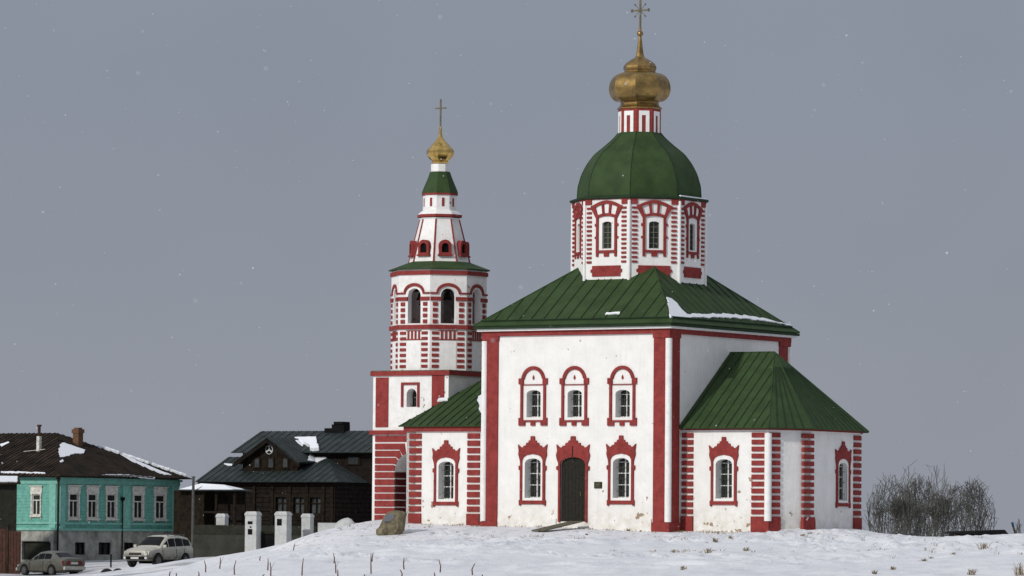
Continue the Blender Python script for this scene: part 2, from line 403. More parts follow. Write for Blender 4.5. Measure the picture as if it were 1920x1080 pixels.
SURF = None
def sz(x, y):
    xs, ys, Z = SURF
    i = min(max(int(np.searchsorted(xs, x))-1, 0), len(xs)-2); j = min(max(int(np.searchsorted(ys, y))-1, 0), len(ys)-2)
    fu = (x-xs[i])/(xs[i+1]-xs[i]); fv = (y-ys[j])/(ys[j+1]-ys[j])
    return float((Z[j,i]*(1-fu)+Z[j,i+1]*fu)*(1-fv)+(Z[j+1,i]*(1-fu)+Z[j+1,i+1]*fu)*fv)
def build_ground():
    def axis(segs):
        out = []
        for a, b, st in segs: out += list(np.arange(a, b, st))
        out.append(segs[-1][1]); return np.array(out)
    xs = axis([(-9000,-1000,800),(-1000,-100,90),(-100,-30,5),(-30,26,0.22),(26,100,5),(100,1000,90),(1000,9000,800)])
    ys = axis([(-300,60,30),(60,145,5),(145,218,0.22),(218,300,1.2),(300,420,10),(420,1400,90),(1400,9000,800)])
    X, Y = np.meshgrid(xs, ys)
    Z = hz_np(X, Y)
    rng = np.random.RandomState(3)
    def vn(sc, amp, seed):
        r = np.random.RandomState(seed); G = r.rand(128, 128)
        u = (X/sc) % 127; v = (Y/sc) % 127; i = np.floor(u).astype(int); j = np.floor(v).astype(int); fu = u-i; fv = v-j
        fu = fu*fu*(3-2*fu); fv = fv*fv*(3-2*fv)
        return amp*((G[j, i]*(1-fu)+G[j, i+1]*fu)*(1-fv)+(G[j+1, i]*(1-fu)+G[j+1, i+1]*fu)*fv-0.5)
    fine = (np.abs(X) < 32) & (Y > 140) & (Y < 300)
    N_ = (vn(6.1, 0.16, 1)+vn(2.3, 0.13, 2)+vn(0.9, 0.12, 4)+vn(0.45, 0.07, 5))*np.clip((240-Y)/22, .12, 1)
    # wind-packed ridges
    def ridge(sx_, sy_, ang, amp, seed, pw):
        r = np.random.RandomState(seed); G = r.rand(128, 128); c_, s_ = cos(ang), sin(ang)
        u = ((X*c_+Y*s_)/sx_) % 127; v = ((-X*s_+Y*c_)/sy_) % 127; i = np.floor(u).astype(int); j = np.floor(v).astype(int); fu = u-i; fv = v-j
        fu = fu*fu*(3-2*fu); fv = fv*fv*(3-2*fv)
        n = (G[j, i]*(1-fu)+G[j, i+1]*fu)*(1-fv)+(G[j+1, i]*(1-fu)+G[j+1, i+1]*fu)*fv
        return amp*(1-np.abs(2*n-1))**pw
    msk = np.clip(vn(9.0, 1.0, 21)*2.2+.45, .05, 1)*np.clip((206-Y)/9, .22, 1)
    N_ = N_*np.clip((206-Y)/9, .45, 1)*(.55+.45*msk)+(ridge(1.9, .8, .45, .12, 11, 3)+ridge(.8, .5, -.7, .06, 12, 3)-.03)*msk
    # trodden snow: footprints pitted along several tracks
    Z = Z + np.where(fine, N_, 0)
    tracks = [((-6,200),(6,196)),((6,196),(22,190)),((8,202),(16,196)),((12,203.5),(19,203)),((-8,190),(10,180)),((2,203.5),(12,200)),((10,203),(14,189)),((-3,204),(2,186)),((9,201),(17,203)),((10,199),(18,200)),((12,204),(13,194)),((14,204),(17,192)),((-10,186),(0,178)),((3,182),(16,176)),((-4,198),(4,192))]
    FP = np.zeros_like(Z)
    for (a, b) in tracks:
        L = sqrt((a[0]-b[0])**2+(a[1]-b[1])**2); n = int(L/0.55)
        for k in range(n):
            t = k/n; fx = a[0]+(b[0]-a[0])*t+rng.uniform(-.35, .35)+0.8*sin(t*5); fy = a[1]+(b[1]-a[1])*t+rng.uniform(-.5, .5)+1.2*sin(t*7)
            m = (np.abs(X-fx) < 1.0) & (np.abs(Y-fy) < 1.4)
            d = ((X[m]-fx)/0.24)**2+((Y[m]-fy)/0.36)**2
            FP[m] += -0.22*np.exp(-d)+0.12*np.exp(-(np.sqrt(d)-1.5)**2*7)*(.5+rng.rand())
    Z = Z+np.clip(FP, -.22, .13)
    global SURF
    SURF = (xs, ys, Z)
    ny, nx = X.shape
    me = bpy.data.meshes.new('snow_ground')
    V = np.stack([X, Y, Z], -1).reshape(-1, 3)
    idx = np.arange(nx*ny).reshape(ny, nx)
    Fq = np.stack([idx[:-1, :-1], idx[:-1, 1:], idx[1:, 1:], idx[1:, :-1]], -1).reshape(-1, 4)
    me.vertices.add(len(V)); me.vertices.foreach_set('co', V.ravel())
    me.loops.add(Fq.size); me.loops.foreach_set('vertex_index', Fq.ravel())
    me.polygons.add(len(Fq)); me.polygons.foreach_set('loop_start', np.arange(0, Fq.size, 4)); me.polygons.foreach_set('loop_total', np.full(len(Fq), 4))
    me.update(); me.validate()
    me.polygons.foreach_set('use_smooth', [True]*len(me.polygons))
    o = bpy.data.objects.new('snow_ground', me); C.objects.link(o)
    m = bpy.data.materials.new('snow'); m.use_nodes = True; nt = m.node_tree
    b = nt.nodes['Principled BSDF']; b.inputs['Roughness'].default_value = 0.7; b.inputs['Specular IOR Level'].default_value = 0.2
    tc = nt.nodes.new('ShaderNodeTexCoord')
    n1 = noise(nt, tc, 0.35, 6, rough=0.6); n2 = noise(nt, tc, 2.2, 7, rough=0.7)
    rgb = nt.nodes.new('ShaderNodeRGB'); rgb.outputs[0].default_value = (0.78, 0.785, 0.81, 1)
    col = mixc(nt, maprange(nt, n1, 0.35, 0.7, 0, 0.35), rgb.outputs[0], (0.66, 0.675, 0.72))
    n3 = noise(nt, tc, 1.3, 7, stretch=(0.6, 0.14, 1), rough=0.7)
    col = mixc(nt, maprange(nt, n3, 0.48, 0.66, 0, 0.6), col, (0.56, 0.58, 0.63))  # wind-crust streaks; bright and shaded ridge contrast is painted into the colour
    # bare earth and dead grass showing through here and there, more so under the church walls and on the road
    sp = nt.nodes.new('ShaderNodeSeparateXYZ'); nt.links.new(tc.outputs['Object'], sp.inputs[0])
    band = mth(nt, 'MULTIPLY', maprange(nt, sp.outputs[1], 198, 204, 0, 1), maprange(nt, sp.outputs[1], 214, 219, 1, 0))
    thr = mth(nt, 'MULTIPLY', band, 0.085)
    v = mth(nt, 'ADD', n2, thr)
    col = mixc(nt, maprange(nt, v, 0.655, 0.69, 0, 0.75), col, (0.30, 0.25, 0.20))
    road = mth(nt, 'MULTIPLY', maprange(nt, sp.outputs[1], 222, 230, 0, 1), maprange(nt, sp.outputs[0], 0, -8, 0, 1))
    road = mth(nt, 'MULTIPLY', road, maprange(nt, noise(nt, tc, 0.5, 5, stretch=(0.35, 1.3, 1), rough=0.6), 0.44, 0.58, 0, 0.62))
    col = mixc(nt, road, col, (0.22, 0.21, 0.20))
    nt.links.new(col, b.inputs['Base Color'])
    bn = noise(nt, tc, 7, 6, rough=0.6)
    bp = nt.nodes.new('ShaderNodeBump'); bp.inputs['Strength'].default_value = 0.4; bp.inputs['Distance'].default_value = 0.10
    nt.links.new(bn, bp.inputs['Height']); nt.links.new(bp.outputs['Normal'], b.inputs['Normal'])
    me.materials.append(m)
    tag(o, 'trodden white snow covering the hill and the ground', 'snow', kind='structure')
build_ground()

# ================================================================= CHURCH
ch = thing('church', 'white and red church with green hipped roof, octagonal drum and dull gold onion cupola', 'church', (F.o.x, F.o.y, 0), -F.t)
ZB = -0.8
zEave = F.z(1258, 604, A+.3, -B-.3)
zS = lambda px, py: F.on_y(px, py, -B)[1]
T = 0.5

def lower_shape(s=1.0):
    R = [(0,507),(10,508),(11,529),(20,531),(21,541),(33,543),(35,556),(46,558),(52,567),(62,566),(77,551),(73,585),(75,605),(66,638),(64,662),(73,666),(73,684),(66,690),(66,845),(71,849),(70,876),(62,876),(60,868),(0,868)]
    k = [(x/103.4*s, (835-y)/122*s) for x, y in R]
    out = k + [(-x, y) for x, y in reversed(k[1:-1])]
    hole = [(-54,849),(54,849),(54,634),(46,618),(30,608),(0,602),(-30,608),(-46,618),(-54,634)]
    return out, [(x/103.4*s, (835-y)/122*s) for x, y in hole]
def off(P, du, dv): return [(u+du, v+dv) for u, v in P]

def lower_window(parent, M, uc, v0, s=1.0, depth=0.40):
    hw, h, rise = 0.41*s, 1.72*s, 0.22*s
    mb = MB()
    w = -depth
    for (a, b_, c, d) in ((-hw,hw,0,.05),(-hw,-hw+.05,.05,h),(hw-.05,hw,.05,h),(-.025,.025,.05,h)): mb.box(uc+a, uc+b_, v0+c, v0+d, w, w+.05, M)
    for k in (0.33, 0.62, 0.9): mb.box(uc-hw+.05, uc+hw-.05, v0+h*k-.02, v0+h*k+.02, w+.004, w+.055, M)
    win = mb.build('window', FRAMEW, parent)
    g = MB()
    for x in (-.62, -.25, .25, .62):
        g.box(uc+hw*x-.008, uc+hw*x+.008, v0+.02, v0+h-.03, w+.085, w+.10, M)
    for k in (.17, .48, .76): g.box(uc-hw, uc+hw, v0+h*k-.008, v0+h*k+.008, w+.10, w+.115, M)
    g.build('grille', GRILLE, win)
    p = MB(); p.plate(rect(uc-hw-.05, uc+hw+.05, v0-.05, v0+h+.05), w-.03, w-.01, M); p.build('pane', GLASS, win)
    o, hl = lower_shape(s)
    p = MB(); p.plate(off(o, uc, v0), -.02, .075, M, [off(hl, uc, v0)])
    # shallow inner moulding
    p.build('surround', RED, win)
    p = MB(); p.plate(off(hl, uc, v0), -.02, .03, M, [arch_hole(uc, v0, hw, h, rise)]); p.build('inner_frame', WTRIM, win)
    return arch_hole(uc, v0, hw, h, rise)

def upper_window(parent, M, uc, v0, depth=0.40):
    hw, h, rise = 0.36, 1.19, 0.16
    w = -depth; mb = MB()
    for (a, b_, c, d) in ((-hw,hw,0,.05),(-hw,-hw+.05,.05,h),(hw-.05,hw,.05,h),(-.02,.02,.05,h)): mb.box(uc+a, uc+b_, v0+c, v0+d, w, w+.05, M)
    for k in (0.42, 0.84): mb.box(uc-hw+.05, uc+hw-.05, v0+h*k-.02, v0+h*k+.02, w+.004, w+.055, M)
    win = mb.build('window', FRAMEW, parent)
    g = MB()
    for x in (-.6, -.25, .25, .6): g.box(uc+hw*x-.008, uc+hw*x+.008, v0+.02, v0+h-.03, w+.085, w+.10, M)
    for k in (.2, .65): g.box(uc-hw, uc+hw, v0+h*k-.008, v0+h*k+.008, w+.10, w+.115, M)
    g.build('grille', GRILLE, win)
    p = MB(); p.plate(rect(uc-hw-.05, uc+hw+.05, v0-.05, v0+h+.05), w-.03, w-.01, M); p.build('pane', GLASS, win)
    p = MB()
    def bx(a, b_, c, d, t): p.plate(rect(uc+a, uc+b_, v0+c, v0+d), -.02, t, M)
    jo, ji = .645, .525
    bx(-jo, -ji, -.12, 1.44, .07); bx(ji, jo, -.12, 1.44, .07)                # jambs
    bx(-.73, -.50, 1.44, 1.70, .09); bx(.50, .73, 1.44, 1.70, .09)            # imposts
    bx(-ji, ji, 1.40, 1.44, .06)                                              # cross line
    p.plate(ring(uc, v0+1.60, .46, .61, 9, 171, 20, ry=.63), -.02, .075, M)    # arch
    bx(-ji, ji, -.20, -.12, .06)
    for (a, b_) in ((-.73, -.40), (-.11, .11), (.40, .73)): bx(a, b_, -.36, -.20, .08)
    bx(-.73, -jo, -.20, -.02, .08); bx(jo, .73, -.20, -.02, .08); bx(-jo, -ji, -.20, -.12, .078); bx(ji, jo, -.20, -.12, .078)
    p.plate([(uc, v0+1.62), (uc+.055, v0+1.72), (uc, v0+1.84), (uc-.055, v0+1.72)], -.02, .04, M)
    p.build('surround', RED, win)
    return arch_hole(uc, v0, hw, h, rise)

# --- nave
MS = FM(0, -B, 1, 0)
holes = []
uppers = [F.on_y(px, 782.5, -B) for px in (1000.2, 1077.2, 1167.2)]
for (u, z) in uppers: holes.append(upper_window(ch, MS, u, z))
lows = [F.on_y(px, 933.5, -B) for px in (999, 1164.7)]
for (u, z) in lows: holes.append(lower_window(ch, MS, u, z))
du, dz0 = F.on_y(1074.5, 978, -B)
DH, DW = F.on_y(1074.5, 857, -B)[1]-dz0, 0.645
dh = arch_hole(du, dz0, DW, DH, 0.30); holes.append(dh)
mb = MB()
mb.plate(rect(-A, A, ZB, zEave-.05), -T, 0, MS, holes)
mb.plate(rect(-A, A, ZB, zEave-.05), -T, 0, FM(0, B, -1, 0))
mb.plate(rect(-B+T, B-T, ZB, zEave-.05), -T, 0, FM(A, 0, 0, 1))
mb.plate(rect(-B+T, B-T, ZB, zEave-.05), -T, 0, FM(-A, 0, 0, -1))
mb.build('nave_wall', WHITE, ch)
mb = MB(); mb.box(-A+.2, A-.2, -B+.2, B-.2, zEave-.15, zEave-.06); mb.build('ceiling_slab', INNER, ch)
# plinth (white, slightly proud)
zp = zS(1180, 973)
for (a_, b_) in ((-A+.75, du-DW-.2), (du+DW+.2, A-.8)):
    mb = MB(); mb.plate(rect(a_, b_, ZB, zp), -.02, .055, MS); mb.build('plinth', WHITE, ch)
# door
mb = MB(); mb.plate(arch_hole(du, dz0-.1, DW+.02, DH+.12, .3), -.12, -.06, MS)
for k in range(7): mb.box(du-DW+.02+k*.18, du-DW+.19+k*.18, dz0, dz0+DH-.35, -.06, -.048, MS)
door = mb.build('door', DOORM, ch)
R = [(0,507),(11,508),(13,529),(23,531),(24,541),(38,543),(40,556),(52,558),(59,567),(70,566),(86,551),(82,585),(88,606),(84,628),(76,650),(76,664),(86,667),(86,684),(76,688)]
kk = [(x/103.4, dz0+(958-y)/122*(DH/2.79)) for x, y in R] + [(76/103.4, dz0-.02), (DW-.005, dz0-.02)]
ar = [(p[0]-du, p[1]) for p in dh[2:]]           # arch points, right to left
out = [(u+du, v) for u, v in kk] + [(du+p[0]*.99, p[1]) for p in ar] + [(du-u, v) for u, v in reversed(kk[1:])]
mb = MB(); mb.plate(out, -.02, .085, MS); mb.build('surround', RED, door)
mb = MB()
mb.box(du-.025, du+.025, zS(1077, 862), zS(1077, 836), .08, .10, MS); mb.build('centre_rod', DOORM, door)
mb = MB(); mb.tube(MS @ Vector((du+.35, dz0+1.1, -.05)), MS @ Vector((du+.35, dz0+1.3, .0)), .02); mb.build('handle', IRON, door)
# plaque right of the door
u0, z0 = F.on_y(1115, 915.5, -B); u1, z1 = F.on_y(1129, 903.5, -B)
mb = MB(); mb.plate(rect(u0, u1, z0, z1), -.01, .05, MS); pq = mb.build('plaque', BRONZE, ch)
mb = MB()
for k, (a, b_) in enumerate(((.15,.8),(.1,.88),(.22,.7),(.1,.9))):
    zz = z1-(z1-z0)*(.2+.2*k); mb.box(u0+(u1-u0)*a, u0+(u1-u0)*b_, zz-.012, zz+.012, .05, .054, MS)
mb.build('engraved_lines', GREYWOOD, pq)
# cornice + string course + pilasters + colonettes
def band_ring(x, y, z0, z1, pr, name, m, parent, skip=None):
    mb = MB()
    mb.plate(rect(-x-pr, x+pr, z0, z1), -.02, pr, FM(0, -y, 1, 0)); mb.plate(rect(-x-pr, x+pr, z0, z1), -.02, pr, FM(0, y, -1, 0))
    mb.plate(rect(-y-.02, y+.02, z0, z1), -.02, pr, FM(x, 0, 0, 1)); mb.plate(rect(-y-.02, y+.02, z0, z1), -.02, pr, FM(-x, 0, 0, -1))
    return mb.build(name, m, parent)
zc = zEave-.05
band_ring(A, B, zc-.20, zc, .27, 'cornice', WTRIM, ch)
band_ring(A, B, zc-.41, zc-.20, .11, 'string_course', RED, ch)
PW, PE = .72, .85
zct, zcb = F.z(1252, 634, A, -B), F.z(1252, 979, A, -B)
for (sx_, sy_) in ((1,-1), (-1,-1), (1,1), (-1,1)):
    mb = MB()
    # L-shaped pilaster made of two leaves meeting at the corner
    X0, X1 = sorted((sx_*(A-PW), sx_*(A+.06))); Y0, Y1 = sorted((sy_*(B-.0), sy_*(B+.06)))
    mb.box(X0, X1, Y0, Y1, ZB, zc-.41)
    X0, X1 = sorted((sx_*A, sx_*(A+.06))); Y0, Y1 = sorted((sy_*(B-PE), sy_*B))
    mb.box(X0, X1, Y0, Y1, ZB, zc-.41)
    # projecting base and cap blocks
    for (z0, z1, e) in ((ZB, zcb-.02, .13), (zct+.02, zc-.41, .10)):
        X0, X1 = sorted((sx_*(A-PW-.03), sx_*(A+e))); Y0, Y1 = sorted((sy_*(B-.01), sy_*(B+e))); mb.box(X0, X1, Y0, Y1, z0, z1)
        X0, X1 = sorted((sx_*(A-.01), sx_*(A+e))); Y0, Y1 = sorted((sy_*(B-PE-.03), sy_*(B-.01))); mb.box(X0, X1, Y0, Y1, z0, z1)
    pl = mb.build('corner_pilaster', RED, ch)
    mb = MB(); mb.lathe([(.145, 0), (.145, zct-zcb)], (sx_*(A+.0), sy_*(B+.0), zcb), 20); mb.build('colonette', WTRIM, pl)

# --- nave roof
EX, EY = A+.38, B+.38
DR = 2.97; DAP = DR*cos(pi/8); HT = DAP*sin(pi/4)
zHip = F.z(1217, 499, HT, -HT)
EV = [(-EX,-EY,zEave), (EX,-EY,zEave), (EX,EY,zEave), (-EX,EY,zEave)]
TP = [(-HT,-HT,zHip), (HT,-HT,zHip), (HT,HT,zHip), (-HT,HT,zHip)]
mb = MB(); RF = []
for i in range(4):
    j = (i+1) % 4; Pq = [EV[i], EV[j], TP[j], TP[i]]; RF.append(Pq); roof_face(mb, Pq, 0.64, .4, jitter=.05, lip=.30, sw=.03)
nr = mb.build('nave_roof', [GREEN, GREEND], ch)
mb = MB()
for i in range(4):   # drip edge
    j = (i+1) % 4; a = Vector(EV[i]); b_ = Vector(EV[j]); d = (b_-a).normalized(); nn = Vector((d.y, -d.x, 0))
    mb.hexa([a-Vector((0,0,.16)), b_-Vector((0,0,.16)), b_-nn*.06-Vector((0,0,.16)), a-nn*.06-Vector((0,0,.16)), a-Vector((0,0,.055)), b_-Vector((0,0,.055)), b_-nn*.06-Vector((0,0,.055)), a-nn*.06-Vector((0,0,.055))])
mb.build('eave_fascia', [GREEND], nr)
mb = MB(); mb.face([(-EX+.03,-EY+.03,zEave-.13), (EX-.03,-EY+.03,zEave-.13), (EX-.03,EY-.03,zEave-.13), (-EX+.03,EY-.03,zEave-.13)]); mb.build('eave_soffit', WTRIM, nr)
for i in range(4):
    mb = MB(); mb.tube(EV[i], TP[i], .035, .035, 5); mb.build('hip_cap', GREEN, nr)
# snow lying on the roof
def snow(Fr, P, pix, parent):
    pts = [plane_inv(P, Fr, *q) for q in pix]; snow_on(P, pts).build('snow_patch', SNOW2, parent)
snow(F, RF[0], [(1135,591),(1162,590),(1163,586),(1138,587)], nr)
snow(F, RF[1], [(1257,596),(1253,575),(1249,558),(1258,561),(1268,569),(1278,582),(1287,590),(1310,589.3),(1364,589.5),(1400,593),(1440,600),(1484,611.5),(1440,604),(1400,598.5),(1364,596.5),(1310,596),(1275,597)], nr)

# --- octagon helper
def oct_faces(cx_, cy_, ap):
    out = []
    for k in range(8):
        ph = k*pi/4
        out.append((FM(cx_+ap*cos(ph), cy_+ap*sin(ph), -sin(ph), cos(ph)), ap*tan(pi/8), k))
    return out
# --- drum
zDb = zEave+1.2
zDt = F.z(1197, 372, .5, -DAP)
fz = lambda py: F.z(1222, py, DAP*.7, -DAP*.7)
walls = MB(); colo = []
for (M, hs, k) in oct_faces(0, 0, DAP):
    ow, o0, o1 = .24, fz(466), fz(415)
    oh = o1-o0
    hl = arch_hole(0, o0, ow, oh, .10)
    walls.plate(rect(-hs, hs, zDb, zDt), -.42, 0, M, [hl])
    w = -.15; mb = MB()
    for (a, b_, c, d) in ((-ow,ow,0,.04),(-ow,-ow+.04,.04,oh),(ow-.04,ow,.04,oh),(-.018,.018,.04,oh)): mb.box(a, b_, o0+c, o0+d, w, w+.04, M)
    for q in (.2,.4,.6,.8): mb.box(-ow+.04, ow-.04, o0+oh*q-.015, o0+oh*q+.015, w+.004, w+.045, M)
    wn = mb.build('drum_window', FRAMEG, ch)
    p = MB(); p.plate(rect(-ow-.04, ow+.04, o0-.04, o1+.04), w-.03, w-.01, M); p.build('pane', GREENGLASS, wn)
    p = MB()
    jb, jt = fz(476.5), fz(409)
    def pr(a, b_, c, d, t): p.plate(rect(a, b_, c, d), -.02, t, M)
    pr(-.53, -.41, jb, jt+.02, .06); pr(.41, .53, jb, jt+.02, .06)
    pr(-.60, -.53, fz(424), fz(419), .05); pr(.53, .60, fz(424), fz(419), .05); pr(-.60, -.53, fz(447), fz(443), .05); pr(.53, .60, fz(447), fz(443), .05)
    pr(-.53, .53, fz(474), fz(469), .066)
    pr(-.53, -.41, fz(481), jb, .05); pr(.41, .53, fz(481), jb, .05); pr(-.13, .13, fz(481), fz(474), .05)
    # segmental head and flared fan of voussoirs
    zh = jt
    nA = 8
    lowarc = [(-.53+1.06*i/nA, zh+.10*sin(pi*i/nA)) for i in range(nA+1)]
    uparc = [(-.72+1.44*i/nA, fz(389)+.22*sin(pi*i/nA)) for i in range(nA+1)]
    outl = lowarc + [(.80, fz(389)), (.80, fz(385.5))] + [(u, v+.10) for u, v in reversed(uparc)] + [(-.80, fz(385.5)), (-.80, fz(389))]
    def fan(t, f): 
        a = lowarc; i = t*nA; i0 = int(min(i, nA-1)); q = i-i0
        lo_ = (a[i0][0]+(a[i0+1][0]-a[i0][0])*q, a[i0][1]+(a[i0+1][1]-a[i0][1])*q)
        a = uparc; hi_ = (a[i0][0]+(a[i0+1][0]-a[i0][0])*q, a[i0][1]+(a[i0+1][1]-a[i0][1])*q)
        return (lo_[0]+(hi_[0]-lo_[0])*f, lo_[1]+(hi_[1]-lo_[1])*f)
    hs_ = []
    for (t0, t1) in ((.10, .32), (.40, .60), (.68, .90)):
        hs_.append([fan(t0, .22), fan(t1, .22), fan(t1, .92), fan((t0+t1)/2, .93), fan(t0, .92)])
    p.plate(outl, -.02, .07, M, hs_)
    p.build('surround', RED, wn)
    # quoins, top blocks, base panel
    zr = fz(388)
    for sgn in (-1, 1):
        q = MB()
        for i in range(13):
            a, b_ = sorted((sgn*(hs-.13), sgn*(hs-.37))); q.plate(rect(a, b_, zr-i*.197-.095, zr-i*.197), -.02, .05, M)
        a, b_ = sorted((sgn*(hs-.02), sgn*(hs-.37))); q.plate(rect(a, b_, fz(383), fz(371.5)), -.02, .055, M)
        q.build('quoins', RED, ch)
    q = MB(); q.plate(rect(-hs+.37, hs-.37, fz(373.5), fz(371.5)), -.02, .045, M); q.build('top_fillet', RED, ch)
    q = MB(); za, zb = fz(518), fz(498)
    q.plate([(-.72, za), (.72, za), (.72, (za+zb)/2-.07), (.80, (za+zb)/2-.05), (.80, (za+zb)/2+.07), (.72, (za+zb)/2+.09), (.72, zb), (-.72, zb), (-.72, (za+zb)/2+.09), (-.80, (za+zb)/2+.07), (-.80, (za+zb)/2-.05), (-.72, (za+zb)/2-.07)], -.02, .05, M)
    if k != 5: q.build('base_panel', RED, ch)
    v = (DR*cos(k*pi/4+pi/8), DR*sin(k*pi/4+pi/8))
    q = MB(); q.lathe([(.075, 0), (.075, fz(376)-zDb)], (v[0], v[1], zDb), 12); q.build('colonette', WTRIM, ch)
walls.build('drum_wall', WHITE, ch)
# white flashing skirt where the roof meets the drum
EAV = 3.12
mb = MB(); a0 = pi/8
mb.lathe([(2.6, zDt-.02), (EAV-.03, zDt-.01), (EAV, zDt+.03), (EAV, zDt+.085), (2.96, zDt+.14), (2.7, zDt+.17)], (0,0,0), 8, a0); mb.build('drum_eave', GREEND, ch)
half = [(116.0,363),(114.5,352),(112,342),(107.6,327.6),(98.9,310.4),(88.8,296),(81,287.4),(63.5,273),(49,260),(41,251),(38.5,248)]
cyD = F.world(0, 0).y; kD = FPX/cyD
prof = [(h/kD/.984, at(1197, y, cyD).z) for h, y in half]
prof[0] = (prof[0][0], zDt+.14)
mb = MB(); mb.lathe(catmull(prof, 4), (0,0,0), 8, a0)
dome = mb.build('dome', GREEN, ch)
for i in range(8):
    a = a0+i*pi/4; mb = MB(); pp = catmull(prof, 3)
    for j in range(len(pp)-1): mb.tube((pp[j][0]*cos(a), pp[j][0]*sin(a), pp[j][1]), (pp[j+1][0]*cos(a), pp[j+1][0]*sin(a), pp[j+1][1]), .022, .022, 4)
    mb.build('dome_rib', GREEND, dome)
mb = MB()
for i in range(6):   # snow rim on the shaded side
    a1 = a0-pi/4+i*.02
p1 = Vector((3.0*cos(pi/8), 3.0*sin(pi/8), zDt+.13)); p0 = Vector((3.0*cos(-pi/8), 3.0*sin(-pi/8), zDt+.13))
mb.tube(p0, p1, .05, .04, 6); mb.build('snow_rim', SNOW2, dome)
zc_ = lambda py: at(1197, py, cyD).z
# lantern
LR = .955; LA = LR*cos(pi/8)
mb = MB(); mb.lathe([(LR, zc_(252)), (LR, zc_(206))], (0,0,0), 8, a0); lan = mb.build('lantern', RED, ch)
mb = MB()
for (M, hs, k) in oct_faces(0, 0, LA):
    zt_, zb_ = zc_(210.5), zc_(250)
    o = [(-.25, zb_), (-.12, zb_), (-.12, zt_-.20), (.06, zt_-.20), (.06, zb_), (.22, zb_), (.22, zt_), (-.25, zt_)]
    mb.plate(o, -.02, .03, M)
mb.build('niche_trim', WTRIM, lan)
# gilded cupola
gp = [(41,206),(42,203.5),(38,200),(35.5,195),(36.5,192),(45,190),(53,183),(57,173),(57.6,164),(55,153),(49,144),(40,138.5),(31,136.5),(29,134.5),(31,129),(30,124),(25.5,118),(17,112),(10,108),(7.5,104),(6,96),(3.4,74),(2.4,68)]
prof = [(h/kD/.984, zc_(y)) for h, y in gp]
mb = MB(); mb.lathe(catmull(prof, 4), (0,0,0), 8, a0); cu = mb.build('cupola', GOLD, ch)
mb = MB(); mb.lathe(catmull([(h/kD, zc_(y)) for h, y in [(1,69),(3,68),(5,66.5),(5.8,63.5),(5,60),(3,58),(2.2,55),(3.2,52.5),(1.5,51)]], 3), (0,0,0), 12); mb.build('orb', GOLD, cu, smooth=True)
def cross(parent, cxx, zb, zt, zarm, arm, w, rays=False, m=IRON, zlow=None):
    mb = MB(); a = w/2
    # the cross stands in the plane of the east-west axis
    mb.box(cxx-a, cxx+a, -a, a, zb, zt)
    mb.box(cxx-arm, cxx-a, -a*.9, a*.9, zarm-a, zarm+a); mb.box(cxx+a, cxx+arm, -a*.9, a*.9, zarm-a, zarm+a)
    if rays:
        for an in (45, 135, 225, 315):
            d = Vector((cos(R_(an)), 0, sin(R_(an)))); p0 = Vector((cxx, 0, zarm))
            mb.tube(p0+d*.07, p0+d*.34, .014, .014, 4); mb.tube(p0+d*.34, p0+d*.42, .04, .02, 6)
        for sg in (-1, 1): mb.box(cxx+sg*arm-.02, cxx+sg*arm+.02, -a*1.4, a*1.4, zarm-.07, zarm+.07)
        mb.lathe([(.02,-.05),(.09,-.03),(.09,.03),(.02,.05)], (cxx, 0, zarm), 8)
    return mb.build('cross', m, parent)
cross(ch, 0, zc_(52), zc_(-12), zc_(19.5), 15.5/kD/cos(R_(TH)), .075, True)

# --- refectory
TY = 4.75
tx0 = F.on_y(762, 900, -TY)[0]
zTe = F.z(830, 798, (tx0-A)/2, -TY-.2)
MT = FM(0, -TY, 1, 0)
u, z = F.on_y(836.5, 936, -TY)
hl = [lower_window(ch, MT, u, z, .97)]
mb = MB(); mb.plate(rect(tx0, -A, ZB, zTe-.02), -T, 0, MT, hl)
mb.plate(rect(-TY+T, TY, ZB, zTe-.02), -T, 0, FM(tx0, 0, 0, -1)); mb.plate(rect(-(-A), -tx0, ZB, zTe-.02), -T, 0, FM(0, TY, -1, 0))
mb.build('refectory_wall', WHITE, ch)
mb = MB(); mb.plate(rect(tx0-.1, -A-.02, zTe-.25, zTe-.02), -.02, .12, MT); mb.plate(rect(-TY, TY, zTe-.25, zTe-.02), -.02, .1, FM(tx0, 0, 0, -1)); mb.build('refectory_cornice', RED, ch)
def banded(parent, M, u0, u1, ztop, pitch, hgt, n, zbase, name='banded_pilaster', pr=.06, flare=0.0):
    mb = MB()
    for i in range(n):
        z1 = ztop-i*pitch; mb.plate(rect(u0, u1, z1-hgt, z1), -.02, pr, M)
    zt_ = ztop-n*pitch
    if flare:
        mb.plate([(u0-flare, ZB), (u1+flare, ZB), (u1+flare, zt_-.18), (u1, zt_), (u0, zt_), (u0-flare, zt_-.18)], -.02, pr+.05, M)
    else: mb.plate(rect(u0-.01, u1+.01, ZB, zt_), -.02, pr+.03, M)
    return mb.build(name, RED, parent)
zt0 = F.z(780, 813, tx0, -TY)
banded(ch, MT, tx0+.17, tx0+.80, zt0, .322, .235, 11, 0)
ur = F.on_y(888, 900, -TY)[0]
banded(ch, MT, ur-.31, ur+.33, zt0-.0, .322, .235, 11, 0)
